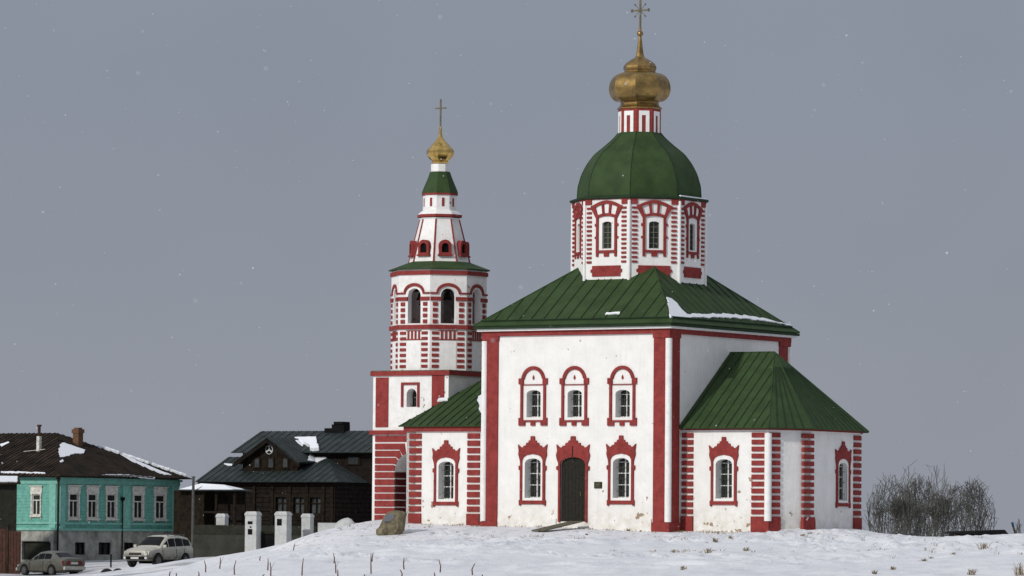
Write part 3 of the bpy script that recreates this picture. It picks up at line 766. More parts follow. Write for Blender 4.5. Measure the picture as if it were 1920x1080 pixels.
# refectory roof: one south slope, one north slope, short west hip; ridge on the axis
EY2 = TY+.28; EX2 = tx0-.28
tox = F.on_y(841, 745, -2.3)[0]
zrg = F.z(898, 702, -6.5, 0)
hipx = EX2 + (tox-EX2)*(EY2/(EY2-2.3))
S_ = [(EX2,-EY2,zTe), (-A-.02,-EY2,zTe), (-A-.02,0,zrg), (hipx,0,zrg)]
N_ = [(-A-.02,EY2,zTe), (EX2,EY2,zTe), (hipx,0,zrg), (-A-.02,0,zrg)]
W_ = [(EX2,EY2,zTe), (EX2,-EY2,zTe), (hipx,0,zrg)]
mb = MB()
for Pq in (S_, N_, W_): roof_face(mb, Pq, .42, .5, jitter=.05)
rr = mb.build('refectory_roof', [GREEN, GREEND], ch)
snow(F, S_, [(820,753),(823,748),(839,747),(840,752)], rr)
snow(F, S_, [(905,740),(897,745),(895,752),(899,760),(898,768),(903,776),(906,775)], rr)

# --- apse
AY = 4.2
ax1 = F.on_y(1440, 900, -AY)[0]
v2 = (9.86, -2.39); v3 = (9.86, 2.39)
AV = [(A, -AY), (ax1, -AY), v2, v3, (ax1, AY), (A, AY)]
zAe = F.z(1350, 802, 7, -AY-.25)
mb = MB()
MA = FM(A, -AY, 1, 0)
u, z = F.on_y(1357.5, 934.8, -AY)
h1 = lower_window(ch, MA, u-A, z, .98)
# east window on face v2-v3
ME = FM(v2[0], v2[1], 0, 1)
lyE, zE = F.on_x(1579.5, 938.5, v2[0])
h2 = lower_window(ch, ME, lyE-v2[1], zE, .95, depth=.22)
for i in range(5):
    a, b_ = AV[i], AV[i+1]; L = sqrt((a[0]-b_[0])**2+(a[1]-b_[1])**2)
    M = FM(a[0], a[1], b_[0]-a[0], b_[1]-a[1])
    mb.plate(rect(0, L, ZB, zAe-.02), -T, 0, M, [h1] if i == 0 else ([h2] if i == 2 else []))
mb.build('apse_wall', WHITE, ch)
mb = MB()
for i in range(5):
    a, b_ = AV[i], AV[i+1]; L = sqrt((a[0]-b_[0])**2+(a[1]-b_[1])**2); M = FM(a[0], a[1], b_[0]-a[0], b_[1]-a[1])
    mb.plate(rect(0.001*i, L+.03, zAe-.09-.002*i, zAe-.02-.002*i), -.02, .07, M)
mb.build('apse_cornice', RED, ch)
ua = F.on_y(1289.5, 900, -AY)[0]-A
ztp = F.z(1290, 812, A, -AY)
banded(ch, MA, ua-.28, ua+.28, ztp, .297, .20, 12, 0)
L1 = ax1-A
banded(ch, MA, L1-.78, L1-.04, ztp, .297, .20, 12, 0)
M1 = FM(ax1, -AY, v2[0]-ax1, v2[1]+AY); Lf = sqrt((v2[0]-ax1)**2+(v2[1]+AY)**2)
banded(ch, M1, .04, .60, ztp, .297, .20, 12, 0)
mb = MB(); mb.box(ax1-.06, ax1+.085, -AY-.088, -AY+.06, ZB, F.z(1440, 977, ax1, -AY)-.01); mb.build('corner_base', RED, ch)
zc1, zc0 = F.z(1440, 812, ax1, -AY), F.z(1440, 977, ax1, -AY)
mb = MB(); mb.lathe([(.155, 0), (.155, zc1-zc0)], (ax1, -AY, zc0), 20); mb.build('colonette', WTRIM, ch)
# pilasters at the next corners
zt2 = F.z(1513, 813, *v2)
d = Vector((v2[0]-ax1, v2[1]+AY)).normalized()
mid = (d+Vector((0, 1))).normalized()
Mp = FM(v2[0], v2[1], mid.x, mid.y)
banded(ch, Mp, -.34, .34, zt2, .297, .20, 12, 0, pr=.10, flare=.05)
banded(ch, FM(v3[0], v3[1], 0, 1), -.62, .0, zt2, .297, .20, 12, 0, pr=.07, flare=.0)
d = Vector((ax1-v3[0], AY-v3[1])).normalized()
banded(ch, FM(v3[0], v3[1], d.x, d.y), .0, .4, zt2, .297, .20, 12, 0)
# apse roof
zAr = F.z(1367, 661, A, 0)
rx = F.on_y(1452, 661, 0)[0]
o_ = .33
E = [(A+.02, -AY-o_, zAe), (ax1+.2, -AY-o_, zAe), (v2[0]+.32, v2[1]-.15, zAe), (v3[0]+.32, v3[1]+.15, zAe), (ax1+.2, AY+o_, zAe), (A+.02, AY+o_, zAe)]
rA = (A+.02, 0, zAr); rB = (rx, 0, zAr)
mb = MB()
AF = [[E[0], E[1], rB, rA], [E[1], E[2], rB], [E[2], E[3], rB], [E[3], E[4], rB], [E[4], E[5], rA, rB]]
for i, Pq in enumerate(AF): roof_face(mb, Pq, .43, .5, jitter=.05, fan=i in (1, 2, 3))
ar_ = mb.build('apse_roof', [GREEN, GREEND], ch)
for i in (1, 2, 3, 4):
    mb = MB(); mb.tube(E[i], rB, .03, .03, 5); mb.build('hip_cap', GREEN, ar_)
mb = MB(); mb.tube(rA, rB, .03, .03, 5); mb.build('ridge_cap', GREEN, ar_)

# ================================================================= BELL TOWER
tw_w = F.world(TC, 0)
bt = thing('bell_tower', 'slender white and red bell tower with small bright gold cupola, left of the church', 'bell tower', (tw_w.x, tw_w.y, 0), -F.t)
G = Frame(tw_w.x, tw_w.y, TH)
QY = 2.30
qx0 = G.on_y(698.5, 850, -QY)[0]; qx1 = G.on_y(841, 720, -QY)[0]
QW = (qx1-qx0)/2; qc = (qx0+qx1)/2
gzf = lambda px, py: G.on_y(px, py, -QY)[1]
zq1 = gzf(770, 700); zm0, zm1 = gzf(720, 815), gzf(720, 807)
MQ = FM(qc, -QY, 1, 0)
asp = gzf(769, 884); AR = .82
wu, wz = G.on_y(771.5, 763, -QY); wu -= qc; wzt = gzf(771, 728.5)
arch = [(-AR, 0.0-.4), (AR, -.4)] + [(AR*cos(pi*i/14), asp+AR*sin(pi*i/14)) for i in range(15)]
winh = arch_hole(wu, wz, .27, wzt-wz, .27)
mb = MB()
TT = .9
mb.plate(rect(-QW, QW, ZB, zq1-.02), -TT, 0, MQ, [arch, winh])
mb.plate(rect(-QW, QW, ZB, zq1-.02), -TT, 0, FM(qc, QY, -1, 0), [arch])
mb.plate(rect(-QY+TT, QY-TT, ZB, zq1-.02), -TT, 0, FM(qx1, 0, 0, 1)); mb.plate(rect(-QY+TT, QY-TT, ZB, zq1-.02), -TT, 0, FM(qx0, 0, 0, -1))
mb.build('tower_base_wall', WHITE_T, bt)
mb = MB(); mb.plate(rect(wu-.4, wu+.4, wz-.1, wzt+.1), -.55, -.5, MQ); wn = mb.build('window', GLASS, bt)
mb = MB()
a, b_, c = G.on_y(753, 720, -QY)[0]-qc, G.on_y(787, 720, -QY)[0]-qc, gzf(770, 717)
mb.plate([(a, wz), (a+.11, wz), (a+.11, c-.11), (b_-.11, c-.11), (b_-.11, wz), (b_, wz), (b_, c), (a, c)], -.02, .06, MQ); mb.build('surround', RED, wn)
mb = MB(); mb.box(wu-.02, wu+.02, wz, wzt, -.5, -.46, MQ); mb.box(wu-.27, wu+.27, wz+.42, wz+.46, -.497, -.45, MQ); mb.build('window_bar', FRAMEG, wn)
# red rustication with voussoirs that bend round the arch
mb = MB(); g_ = .028; pitch = .322; rows = []
phis = {0: 0, 1: 20, 2: 40, 3: 60, 4: 78}
ue = QW-.16
def bend(k):
    return AR if k == 0 else k*pitch/tan(R_(phis[k]))
for sg in (-1, 1):
    k = -1
    while asp+(k+1)*pitch > -.8:
        mb.plate([(sg*ue, asp+k*pitch+g_), (sg*(AR+.0), asp+k*pitch+g_), (sg*(AR+.0), asp+(k+1)*pitch-g_), (sg*ue, asp+(k+1)*pitch-g_)][::sg], -.02, .045, MQ); k -= 1
    for k in range(0, 4):
        za, zb = asp+k*pitch+g_, asp+(k+1)*pitch-g_
        f0, f1 = R_(phis[k])+g_/AR, R_(phis[k+1])-g_/AR
        arc = [(AR*cos(f0+(f1-f0)*i/3), asp+AR*sin(f0+(f1-f0)*i/3)) for i in range(4)]
        pl = [(ue, za), (bend(k), za)] + arc + [(bend(k+1), zb), (ue, zb)]
        mb.plate([(sg*u, v) for u, v in pl][::sg], -.02, .045, MQ)
z5 = asp+4*pitch+g_
mb.plate(rect(-ue, ue, z5+.02, zm0-.06), -.02, .045, MQ)
mb.build('rusticated_arch', RED, bt)
mb = MB()   # bands continue on the passage sides
for sg, side in ((-1, 1), (1, -1)):
    Mi = FM(qc+sg*AR, -QY, 0, 1 if sg < 0 else -1)
    k = -1
    while asp+(k+1)*pitch > -.8:
        u0, u1 = (.03, 2*QY-.03) if sg < 0 else (-2*QY+.03, -.03)
        mb.plate(rect(u0, u1, asp+k*pitch+g_, asp+(k+1)*pitch-g_), -.02, .012, Mi); k -= 1
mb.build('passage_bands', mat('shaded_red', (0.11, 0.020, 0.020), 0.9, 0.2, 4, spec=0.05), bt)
mb = MB()
for sg in (-1, 1): mb.box(qc+sg*AR-(.01 if sg>0 else .2), qc+sg*AR+(.2 if sg>0 else .01), -QY+TT, QY-TT, ZB, asp+AR)
mb.box(qc-QW+.3, qc+QW-.3, -QY+TT, QY-TT, asp+AR+.02, asp+AR+.2)
mb.build('passage_wall', INNER, bt)  # plaster darker than the outer walls, passage shade put into its colour
def sq_band(z0, z1, pr, name, m):
    mb = MB()
    mb.plate(rect(-QW-pr, QW+pr, z0, z1), -.02, pr, MQ); mb.plate(rect(-QW-pr, QW+pr, z0, z1), -.02, pr, FM(qc, QY, -1, 0))
    mb.plate(rect(-QY, QY, z0, z1), -.02, pr, FM(qx1, 0, 0, 1)); mb.plate(rect(-QY, QY, z0, z1), -.02, pr, FM(qx0, 0, 0, -1))
    return mb.build(name, m, bt)
sq_band(zm0, zm1, .12, 'string_course', RED)
sq_band(zq1-.10, zq1+.10, .10, 'base_cornice', RED)
mb = MB(); mb.box(qx0-.08, qx1+.08, -QY-.08, QY+.08, zq1+.10, zq1+.14); mb.build('base_cap', GREYWOOD, bt)
for (a, b_, py0, py1) in ((705, 728.5, 801, 708), (810, 833, 790, 703.5)):
    u0 = G.on_y(a, 760, -QY)[0]-qc; u1 = G.on_y(b_, 760, -QY)[0]-qc
    mb = MB(); mb.plate(rect(u0, u1, gzf(a, py0), gzf(a, py1)), -.02, .04, MQ); mb.build('red_panel', RED, bt)
# octagonal tiers
cyT = tw_w.y; kT = FPX/cyT
OR_ = 89.5/kT/.984; OA = OR_*cos(pi/8)
zo = lambda py: G.z(818, py, 0, -OA*1.0)
zA0, zA1, zB1 = zq1+.12, zo(614), zo(506)
wl = MB()
for (M, hs, k) in oct_faces(0, 0, OA):
    ow, oz0, oz1 = .345, zo(607.5), zo(541.5)
    wl.plate(rect(-hs, hs, zA0-.1, zA1), -.3, 0, M)
    wl.plate(rect(-hs, hs, zA1, zB1), -.30, 0, M, [arch_hole(0, oz0+.02, ow, oz1-oz0, ow)])
wl.build('octagon_wall', WHITE_T, bt)
for (M, hs, k) in oct_faces(0, 0, OA):
    ow, oz0, oz1 = .345, zo(607.5), zo(541.5)
    zt_ = zo(622)
    n = int((zt_-zA0)/.25)+1
    for sg in (-1, 1):
        q = MB()
        for i in range(n):
            a, b_ = sorted((sg*(hs-.10), sg*(hs-.42))); q.plate(rect(a, b_, max(zA0, zt_-i*.25-.135), zt_-i*.25), -.02, .04, M)
        q.build('quoins', RED, bt)
    q = MB(); zc0_, zc1_ = zo(638), zo(621)
    q.plate(rect(-hs+.44, hs-.44, zc0_-.0, zc0_+.05), -.02, .035, M)
    for i in range(4):
        uu = -hs+.46+(2*hs-.92)*(i+.5)/4; q.plate(rect(uu-.045, uu+.045, zc0_+.05, zc1_), -.02, .04, M)
    q.plate(rect(-hs+.44, hs-.44, zc1_, zc1_+.03), -.02, .035, M)
    q.build('comb_frieze', RED, bt)
    q = MB(); q.plate(rect(-hs+.46, hs-.46, zA0, zc0_-.06), -.02, .02, M); q.build('blank_panel', WTRIM, bt)
    for sg in (-1, 1):
        q = MB()
        for i in range(4):
            z1 = zo(567)-i*.262
            a, b_ = sorted((sg*(hs-.13), sg*(hs-.35))); q.plate(rect(a, b_, z1-.165, z1), -.02, .045, M)
        q.build('belfry_quoins', RED, bt)
    q = MB(); za, zb = zo(564), zo(557)
    q.plate(rect(-hs+.02, -ow, za, zb), -.02, .06, M); q.plate(rect(ow, hs-.02, za, zb), -.02, .06, M)
    zl = zo(550); r0 = ow+.13
    rg = [(-hs+.01, zl-.04), (-r0, zl-.04)] + [(-r0*cos(pi*i/12), zl-.04+(zo(535)-zl-.0)*1.0*sin(pi*i/12)) for i in range(1, 12)] + [(r0, zl-.04), (hs-.01, zl-.04), (hs-.01, zl+.035), (r0+.08, zl+.035)]
    rg += [((r0+.08)*cos(pi*i/12), zl+.035+(zo(532.5)-zl)*sin(pi*i/12)) for i in range(1, 12)] + [(-r0-.08, zl+.035), (-hs+.01, zl+.035)]
    q.plate(rg, -.02, .06, M)
    q.build('arch_moulding', RED, bt)
def oct_ring(r0, z0, r1, z1, name, m, parent=bt):
    mb = MB(); mb.lathe([(r0, z0), (r1, z1)], (0,0,0), 8, pi/8); return mb.build(name, m, parent)
oct_ring(OR_+.10, zo(617.5), OR_+.10, zo(609.5), 'belfry_band', RED)
oct_ring(OR_+.07, zo(515.5), OR_+.07, zo(508), 'top_band', RED)
oct_ring(OR_-.05, zo(508), OR_-.0, zo(504), 'top_moulding', WTRIM)
EVR = 95.5/kT/.984; TR = 58.5/kT/.984
mb = MB(); ze = G.z(818, 504.5, 0, -2.2)
mb.lathe([(EVR-.3, ze-.02), (EVR, ze), (EVR, ze+.05), (TR-.1, ze+.42)], (0,0,0), 8, pi/8); mb.build('belfry_roof', GREEN, bt)
mb = MB(); mb.lathe([(OR_-.3, zB1-.25), (OR_-.3, zB1-.1)], (0,0,0), 8, pi/8); mb.build('belfry_ceiling', INNER, bt)
mb = MB(); mb.lathe([(.5, zA1+.02), (.5, zB1-.3)], (0.25,.9,0), 8, pi/8); mb.build('belfry_core', INNERD, bt)  # added block, closes the view through the openings and keeps them dim
def bell(x, y, z, s):
    mb = MB(); mb.lathe([(.0, 0), (.16, -.02), (.22, -.12), (.25, -.35), (.32, -.52), (.40, -.60), (.36, -.60), (.2, -.45)], (0,0,0), 16, M=Matrix.Translation((x, y, z)) @ Matrix.Scale(s, 4), caps=False)
    mb.tube((x, y, z), (x, y, z+.5), .03); mb.build('bell', BRONZE, bt, smooth=True)
bell(-.1, -.9, zo(548), .9); bell(.65, -.3, zo(545), .6); bell(-.8, -.3, zo(545), .55)
mb = MB(); mb.box(-1.6, 1.6, -.98, -.86, zo(549)+.1, zo(549)+.25); mb.box(.55, .68, -1.6, 1.6, zo(549)+.12, zo(549)+.24); mb.build('bell_beam', DOORM, bt)
# tent tier with dormers
zz = lambda py, o=0.8: G.z(824, py, 0, -o)
tz0, tz1 = zz(492, 1.3), zz(411, .8); r0, r1 = TR, 36.8/kT/.984
mb = MB(); mb.lathe([(r0, tz0-.1), (r1, tz1)], (0,0,0), 8, pi/8); tent = mb.build('tent', WHITE_T, bt)
for i in range(8):
    a = pi/8+i*pi/4; mb = MB(); mb.tube((r0*cos(a), r0*sin(a), tz0-.1), (r1*cos(a), r1*sin(a), tz1), .045, .04, 5); mb.build('tent_rib', RED, tent)
for (M, hs, k) in oct_faces(0, 0, r0*cos(pi/8)-.09):
    d0, d1 = zz(479, 1.3), zz(449.5, 1.3)
    h_ = d1-d0; W = .285
    op = arch_hole(0, d0+.13, .17, h_-.28, .17)
    out = [(-W, d0), (W, d0)] + [(W*cos(pi*i/12), d1-W+W*sin(pi*i/12)) for i in range(13)]
    # keep outline tidy: sides rise to the spring line
    q = MB(); q.plate(out, -.5, .10, M, [op]); dm = q.build('dormer', RED, bt)
    q = MB(); q.plate(off(op, 0, 0), -.12, -.02, M); q.build('dormer_opening', BLACK, dm)  # black plate stands in for the shade inside the dormer
    q = MB(); q.box(-W-.05, W+.05, d0-.03, d0+.05, -.3, .14, M); q.build('dormer_sill', RED, dm)
oct_ring(r1+.0, tz1, r1+.06, zz(408), 'tent_collar', WTRIM)
oct_ring(r1+.13, zz(406.5), r1+.13, zz(401.5), 'upper_band', RED)
mb = MB(); mb.lathe([(r1+.10, zz(401.5)), (r1+.02, zz(397)), (31.8/kT/.984, zz(393))], (0,0,0), 8, pi/8); mb.build('upper_moulding', WTRIM, bt)
dr = 31.6/kT/.984
oct_ring(dr, zz(394), dr, zz(365), 'upper_drum', WHITE_T)
mb = MB()
for (M, hs, k) in oct_faces(0, 0, dr*cos(pi/8)): mb.plate(rect(-.055, .055, zz(386.5), zz(370.5)), -.02, .02, M)
mb.build('red_slits', RED, bt)
oct_ring(34/kT/.984, zz(365), 34/kT/.984, zz(361.5), 'cap_band', RED)
mb = MB(); mb.lathe(catmull([(34.8/kT, zz(361.5)), (33/kT, zz(355)), (27.5/kT, zz(342)), (22.5/kT, zz(330)), (19.3/kT, zz(320.5))], 3), (0,0,0), 8, pi/8); mb.build('upper_roof', GREEN, bt)
oct_ring(17.3/kT, zz(321), 17.3/kT, zz(306), 'neck', WTRIM)
zg = lambda py: at(826, py, cyT).z
bp_ = [(15,307),(15.5,304),(14.5,302.5),(19,299),(24,293),(25.4,287),(24.5,281),(19,275),(13.2,268.5),(7.8,262.5),(4.4,257),(3.0,251),(2.8,246),(2.2,243)]
mb = MB(); mb.lathe(catmull([(r/kT/.97, zg(y)) for r, y in bp_], 3), (0,0,0), 8, pi/8); cb = mb.build('cupola', GOLDB, bt)
mb = MB(); mb.lathe([(.02, zg(246)), (.07, zg(244)), (.05, zg(239)), (.03, zg(236))], (0,0,0), 8); mb.build('finial', GOLD, cb)
cross(bt, 0, zg(243), zg(186), zg(203), 10.5/kT/cos(R_(TH)), .06)

# ================================================================= wooden ramp, boulder
p = at(1052, 994, 204.5)
rp = thing('wooden_ramp', 'grey weathered plank ramp leading up to the dark church door', 'ramp', (p.x, p.y, gz(p.x, p.y)))
a = at(1010, 1000, 204.2); b_ = at(1082, 980, 207.4); a.z = gz(a.x, a.y)+.05; b_.z = dz0-.02
dv = (b_-a); sd = Vector((dv.y, -dv.x, 0)).normalized()
for i in range(3):
    mb = MB(); q = sd*(-.32+.20*i+random.uniform(-.02,.02)); a2 = a+q-rp.location.copy()-dv*random.uniform(0,.04); b2 = b_+q-rp.location.copy()
    n_ = sd*.095; up = Vector((0,0,.05))
    mb.hexa([a2, a2+n_*2, b2+n_*2, b2, a2+up, a2+n_*2+up, b2+n_*2+up, b2+up]); mb.build('plank', GREYWOOD, rp)

def boulder():
    p = at(731, 1012, 205); zg_ = gz(p.x, p.y)
    o = thing('memorial_boulder', 'brown boulder with a small blue-grey plaque in front of the church', 'boulder', (p.x, p.y, zg_-.12))
    k = FPX/205
    sil = [(-28,-4),(-27,8),(-20,14),(-15,26),(-11,36),(-3,41),(12,44),(24,43),(29,40),(28,22),(27,8),(18,0),(8,-6),(-18,-8)]
    bm = bmesh.new(); layers = []
    for (dy, sc) in ((-.55,.55),(-.42,.82),(-.12,.98),(.2,1.0),(.5,.78),(.65,.45)):
        l = []
        for (x, y) in sil:
            x_ = (x*sc + 1)/k; z_ = (y*sc+(1-sc)*9)/k
            l.append(bm.verts.new((x_+random.uniform(-.03,.03), dy+random.uniform(-.04,.04), z_+.12+random.uniform(-.03,.03))))
        layers.append(l)
    for i in range(len(layers)-1):
        for j in range(len(sil)):
            j2 = (j+1) % len(sil); bm.faces.new((layers[i][j], layers[i][j2], layers[i+1][j2], layers[i+1][j]))
    bm.faces.new(layers[0]); bm.faces.new(list(reversed(layers[-1])))
    bmesh.ops.recalc_face_normals(bm, faces=bm.faces)
    bmesh.ops.triangulate(bm, faces=bm.faces)
    bmesh.ops.subdivide_edges(bm, edges=bm.edges, cuts=1)
    for v in bm.verts: v.co += Vector((random.uniform(-1,1), random.uniform(-1,1), random.uniform(-1,1)))*.012
    me = bpy.data.meshes.new('stone'); bm.to_mesh(me); bm.free(); me.materials.append(BOULD)
    s = bpy.data.objects.new('stone', me); C.objects.link(s); s.parent = o
    mb = MB(); mb.plate([(-11/k, 23/k), (6/k, 24/k), (9/k, 36/k), (-6/k, 36/k)], .0, .04, Matrix(((1,0,0,0),(0,.25,-1,-.67),(0,1,.2,.12),(0,0,0,1))))
    pl = mb.build('plaque', PLAQ, o)
boulder()

# ================================================================= TURQUOISE HOUSE
hc = at(107, 1052, 285)
H = Frame(hc.x, hc.y, 35.0)
LA_, LB_ = 12.0, None
LB_ = H.on_x(336, 960, 0)[0]
zG = gz(hc.x, hc.y)-.3
zF = H.z(107, 993, 0, 0); zW = H.z(107, 894, 0, 0)
th = thing('turquoise_house', 'turquoise boarded house on grey ground floor, with dark brown hipped roof and white window surrounds', 'house', (hc.x, hc.y, 0), -H.t)
MAh = FM(0, 0, 1, 0); MBh = FM(0, 0, 0, 1)
# openings
bw = []
for (c_, w_) in ((137.5,25), (172.5,25), (208,25), (258.5,25), (299.5,26)):
    u0 = H.on_x(c_-w_/2, 950)[0]; u1 = H.on_x(c_+w_/2, 950)[0]; bw.append(((u0+u1)/2, (u1-u0)))
aw = H.on_y(68.5, 940)[0]
zw0, zw1 = H.z(130, 971, 0, 1), H.z(130, 925, 0, 1)
holesB = [rect(u-.33*w, u+.33*w, zw0, zw1) for u, w in bw]
holesA = [rect(aw-.33, aw+.33, H.z(70, 966, 0, 0), H.z(70, 926, 0, 0))]
mb = MB()
mb.plate(rect(-LA_, 0, zF, zW), -.3, 0, MAh, holesA); mb.plate(rect(.3, LB_, zF, zW), -.3, 0, MBh, holesB)
mb.plate(rect(0, LA_, zF, zW), -.3, 0, FM(0, LB_, -1, 0)); mb.plate(rect(0, LB_-.3, zF, zW), -.3, 0, FM(-LA_, LB_-.3, 0, -1))
mb.build('boarded_wall', TURQ, th)
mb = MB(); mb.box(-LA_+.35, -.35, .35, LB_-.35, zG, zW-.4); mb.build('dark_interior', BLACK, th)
mb = MB()
gB = []
for (a, b_) in ((140,159), (184,207), (232,250)):
    u0 = H.on_x(a, 1030)[0]; u1 = H.on_x(b_, 1030)[0]; gB.append(rect(u0, u1, H.z(150, 1040, 0, 1), H.z(150, 1017, 0, 1)))
mb.plate(rect(-LA_, 0, zG, zF-.02), -.28, .03, MAh, [rect(H.on_y(42,1010)[0], H.on_y(96,1010)[0], zG+.4, H.z(70,1015,-1,0))])
mb.plate(rect(-.03, LB_, zG, zF-.02), -.28, .03, MBh, gB)
mb.plate(rect(0, LA_, zG, zF-.02), -.28, .03, FM(0, LB_, -1, 0))
mb.build('stone_ground_floor', STONE, th)
for r_ in gB:
    mb = MB(); u0, u1, z0, z1 = r_[0][0], r_[1][0], r_[0][1], r_[2][1]
    for (a, b_, c, d) in ((u0,u1,z0,z0+.05),(u0,u1,z1-.05,z1),(u0,u0+.07,z0+.05,z1-.05),(u1-.07,u1,z0+.05,z1-.05),((u0+u1)/2-.04,(u0+u1)/2+.04,z0+.05,z1-.05)): mb.box(a, b_, c, d, -.12, -.05, MBh)
    w_ = mb.build('basement_window', WOODL, th)
    mb = MB(); mb.plate(rect(u0, u1, z0, z1), -.2, -.15, MBh); mb.build('pane', GLASS, w_)
mb = MB(); mb.plate(rect(H.on_y(42,1010)[0], H.on_y(96,1010)[0], zG+.4, H.z(70,1015,-1,0)), -.25, -.2, MAh); mb.build('cellar_door', MOSSY, th)
mb = MB(); mb.plate(rect(H.on_y(40,1010)[0], H.on_y(76,1010)[0], H.z(60,1014,-1,0), H.z(60,1000,-1,0)), 0, .06, MAh); mb.build('pale_board', STONE, th)
def hwin(M, uc, w, z0, z1, parent):
    hw = .33*w; k = w
    mb = MB()
    for (a, b_, c, d) in ((-hw,hw,0,.07),(-hw,hw,z1-z0-.07,z1-z0),(-hw,-hw+.06,.07,z1-z0-.07),(hw-.06,hw,.07,z1-z0-.07),(-.035,.035,.07,(z1-z0)*.68)): mb.box(uc+a, uc+b_, z0+c, z0+d, -.06, .0, M)
    mb.box(uc-hw+.06, uc+hw-.06, z0+(z1-z0)*.68, z0+(z1-z0)*.68+.07, -.057, .01, M)
    wn = mb.build('window', SURR, parent)
    mb = MB(); mb.plate(rect(uc-hw, uc+hw, z0, z1), -.10, -.04, M); mb.build('pane', GLASS, wn)
    mb = MB(); o = .5*w
    out = [(-o*.90, z0-.24), (-o*.70, z0-.14), (o*.70, z0-.14), (o*.90, z0-.24), (o*.90, z0-.05), (o*.84, z0), (o*.84, z1-.05), (o*.93, z1+.08), (o*.93, z1+.40), (o*1.02, z1+.46), (-o*1.02, z1+.46), (-o*.93, z1+.40), (-o*.93, z1+.08), (-o*.84, z1-.05), (-o*.84, z0), (-o*.90, z0-.05)]
    mb.plate([(uc+u, v) for u, v in out], -.02, .07, M, [rect(uc-hw, uc+hw, z0, z1)])
    mb.box(uc-o*1.06, uc+o*1.06, z1+.44, z1+.50, .06, .14, M); mb.box(uc-o*.95, uc+o*.95, z0-.10, z0-.03, .07, .14, M)
    mb.build('surround', SURR, wn)
for (u, w) in bw: hwin(MBh, u, w, zw0, zw1, th)
hwin(MAh, aw, .95, H.z(70, 966, 0, 0), H.z(70, 926, 0, 0), th)
mb = MB()  # frieze boards and sill board
mb.plate(rect(-LA_, .05, zW-.42, zW-.02), 0, .06, MAh); mb.plate(rect(0, LB_, zW-.42, zW-.02), 0, .06, MBh)
mb.plate(rect(-LA_, .12, zW-.16, zW-.03), 0, .16, MAh); mb.plate(rect(0.01, LB_+.1, zW-.16, zW-.03), 0, .16, MBh)
zs = H.z(107, 981, 0, 0)
mb.plate(rect(-LA_, .08, zs-.06, zs+.06), 0, .09, MAh); mb.plate(rect(0.01, LB_, zs-.06, zs+.06), 0, .09, MBh)
mb.plate(rect(-LA_, .06, zF-.05, zF+.08), 0, .12, MAh); mb.plate(rect(0.01, LB_, zF-.05, zF+.08), 0, .12, MBh)
mb.build('trim_boards', TURQL, th)
for (M, a, b_) in ((MAh, -.62, -.12), (MBh, .15, .62), (MBh, H.on_x(228, 950)[0], H.on_x(243, 950)[0]), (MBh, LB_-.7, LB_-.1)):
    mb = MB(); mb.plate(rect(a, b_, zF+.09, zW-.43), 0, .07, M); mb.build('corner_board', TURQL, th)
# roof
o_ = .55
zRe = H.z(107, 892, .4, -.4)
apx = H.on_y(107, 812, 0)  # placeholder
# apex lies over the diagonal from the near corner; find depth from the middle of side B
apy = LB_/2; apl = H.on_x(104, 812, 0); 
def solve_apex():
    best = None
    for i in range(400):
        lx = -1-i*.03; w_ = H.world(lx, apy); P_ = at(108, 812, w_.y)
        e_ = abs(P_.x-w_.x)
        if best is None or e_ < best[0]: best = (e_, lx, P_.z)
    return best[1], best[2]
alx, alz = solve_apex()
ap_ = (alx, apy, alz); far_ = (-LA_-.5, apy, alz)
eB0, eB1 = (o_, -o_, zRe), (o_, LB_+o_, zRe); eA1 = (-LA_-.5, -o_, zRe); eN = (-LA_-.5, LB_+o_, zRe)
RB = [eB0, eB1, ap_]; RA = [eA1, eB0, ap_, far_]
mb = MB()
roof_face(mb, RB, .33, .5, sw=.06, sh=.04, jitter=.3); roof_face(mb, RA, .33, .5, sw=.06, sh=.04, jitter=.3); roof_face(mb, [eB1, eN, far_, ap_], .6, .5)
mb.face([eA1, eN, far_])
hr = mb.build('roof', [BRROOF, BRROOFD], th)
snow(H, RB, [(111,858),(110,846),(112,834),(120,831),(140,838),(160,845),(156,851),(140,851),(127,856)], hr)
snow(H, RB, [(112,865),(117,862),(119,866),(113,868)], hr)
snow(H, RB, [(225,853),(250,862),(285,877),(322,892),(308,891),(280,880),(248,866)], hr)
snow(H, RB, [(190,891),(240,891),(290,896),(290,898),(240,893.5)], hr)
snow(H, RA, [(2,885),(40,885.5),(85,887.5),(85,889),(40,887.5),(2,887.5)], hr)
snow(H, RA, [(0,834),(16,829),(18,831),(4,838)], hr)
def on_roof(P, px, py):
    u, s_ = plane_inv(P, H, px, py); P = [Vector(p) for p in P]
    e = (P[1]-P[0]).normalized(); nrm = e.cross(P[-1]-P[0]).normalized(); s = nrm.cross(e)
    if s.z < 0: s = -s
    return P[0]+e*u+s*s_
a_ = Vector(eB1); b2_ = Vector(ap_)
mb = MB()
for (t0, t1) in ((.05,.30),(.33,.52),(.55,.70)):
    for k in range(6):
        u0_ = t0+(t1-t0)*k/6; u1_ = t0+(t1-t0)*(k+1)/6; mb.tube(a_.lerp(b2_, u0_)+Vector((0,0,.04)), a_.lerp(b2_, u1_)+Vector((0,0,.04)), .10+.05*random.random(), .10+.05*random.random(), 7)
mb.build('hip_snow', SNOW2, hr)
c_ = on_roof(RB, 146, 834)
k = FPX/H.world(c_.x, c_.y).y
mb = MB(); hw = 9.5/k
mb.box(c_.x-hw*.72, c_.x+hw*.72, c_.y-hw*.72, c_.y+hw*.72, c_.z-.5, c_.z+22/k)
mb.box(c_.x-hw*.9, c_.x+hw*.9, c_.y-hw*.9, c_.y+hw*.9, c_.z+22/k, c_.z+29/k)
mb.box(c_.x-hw*.6, c_.x+hw*.6, c_.y-hw*.6, c_.y+hw*.6, c_.z+29/k, c_.z+32/k)
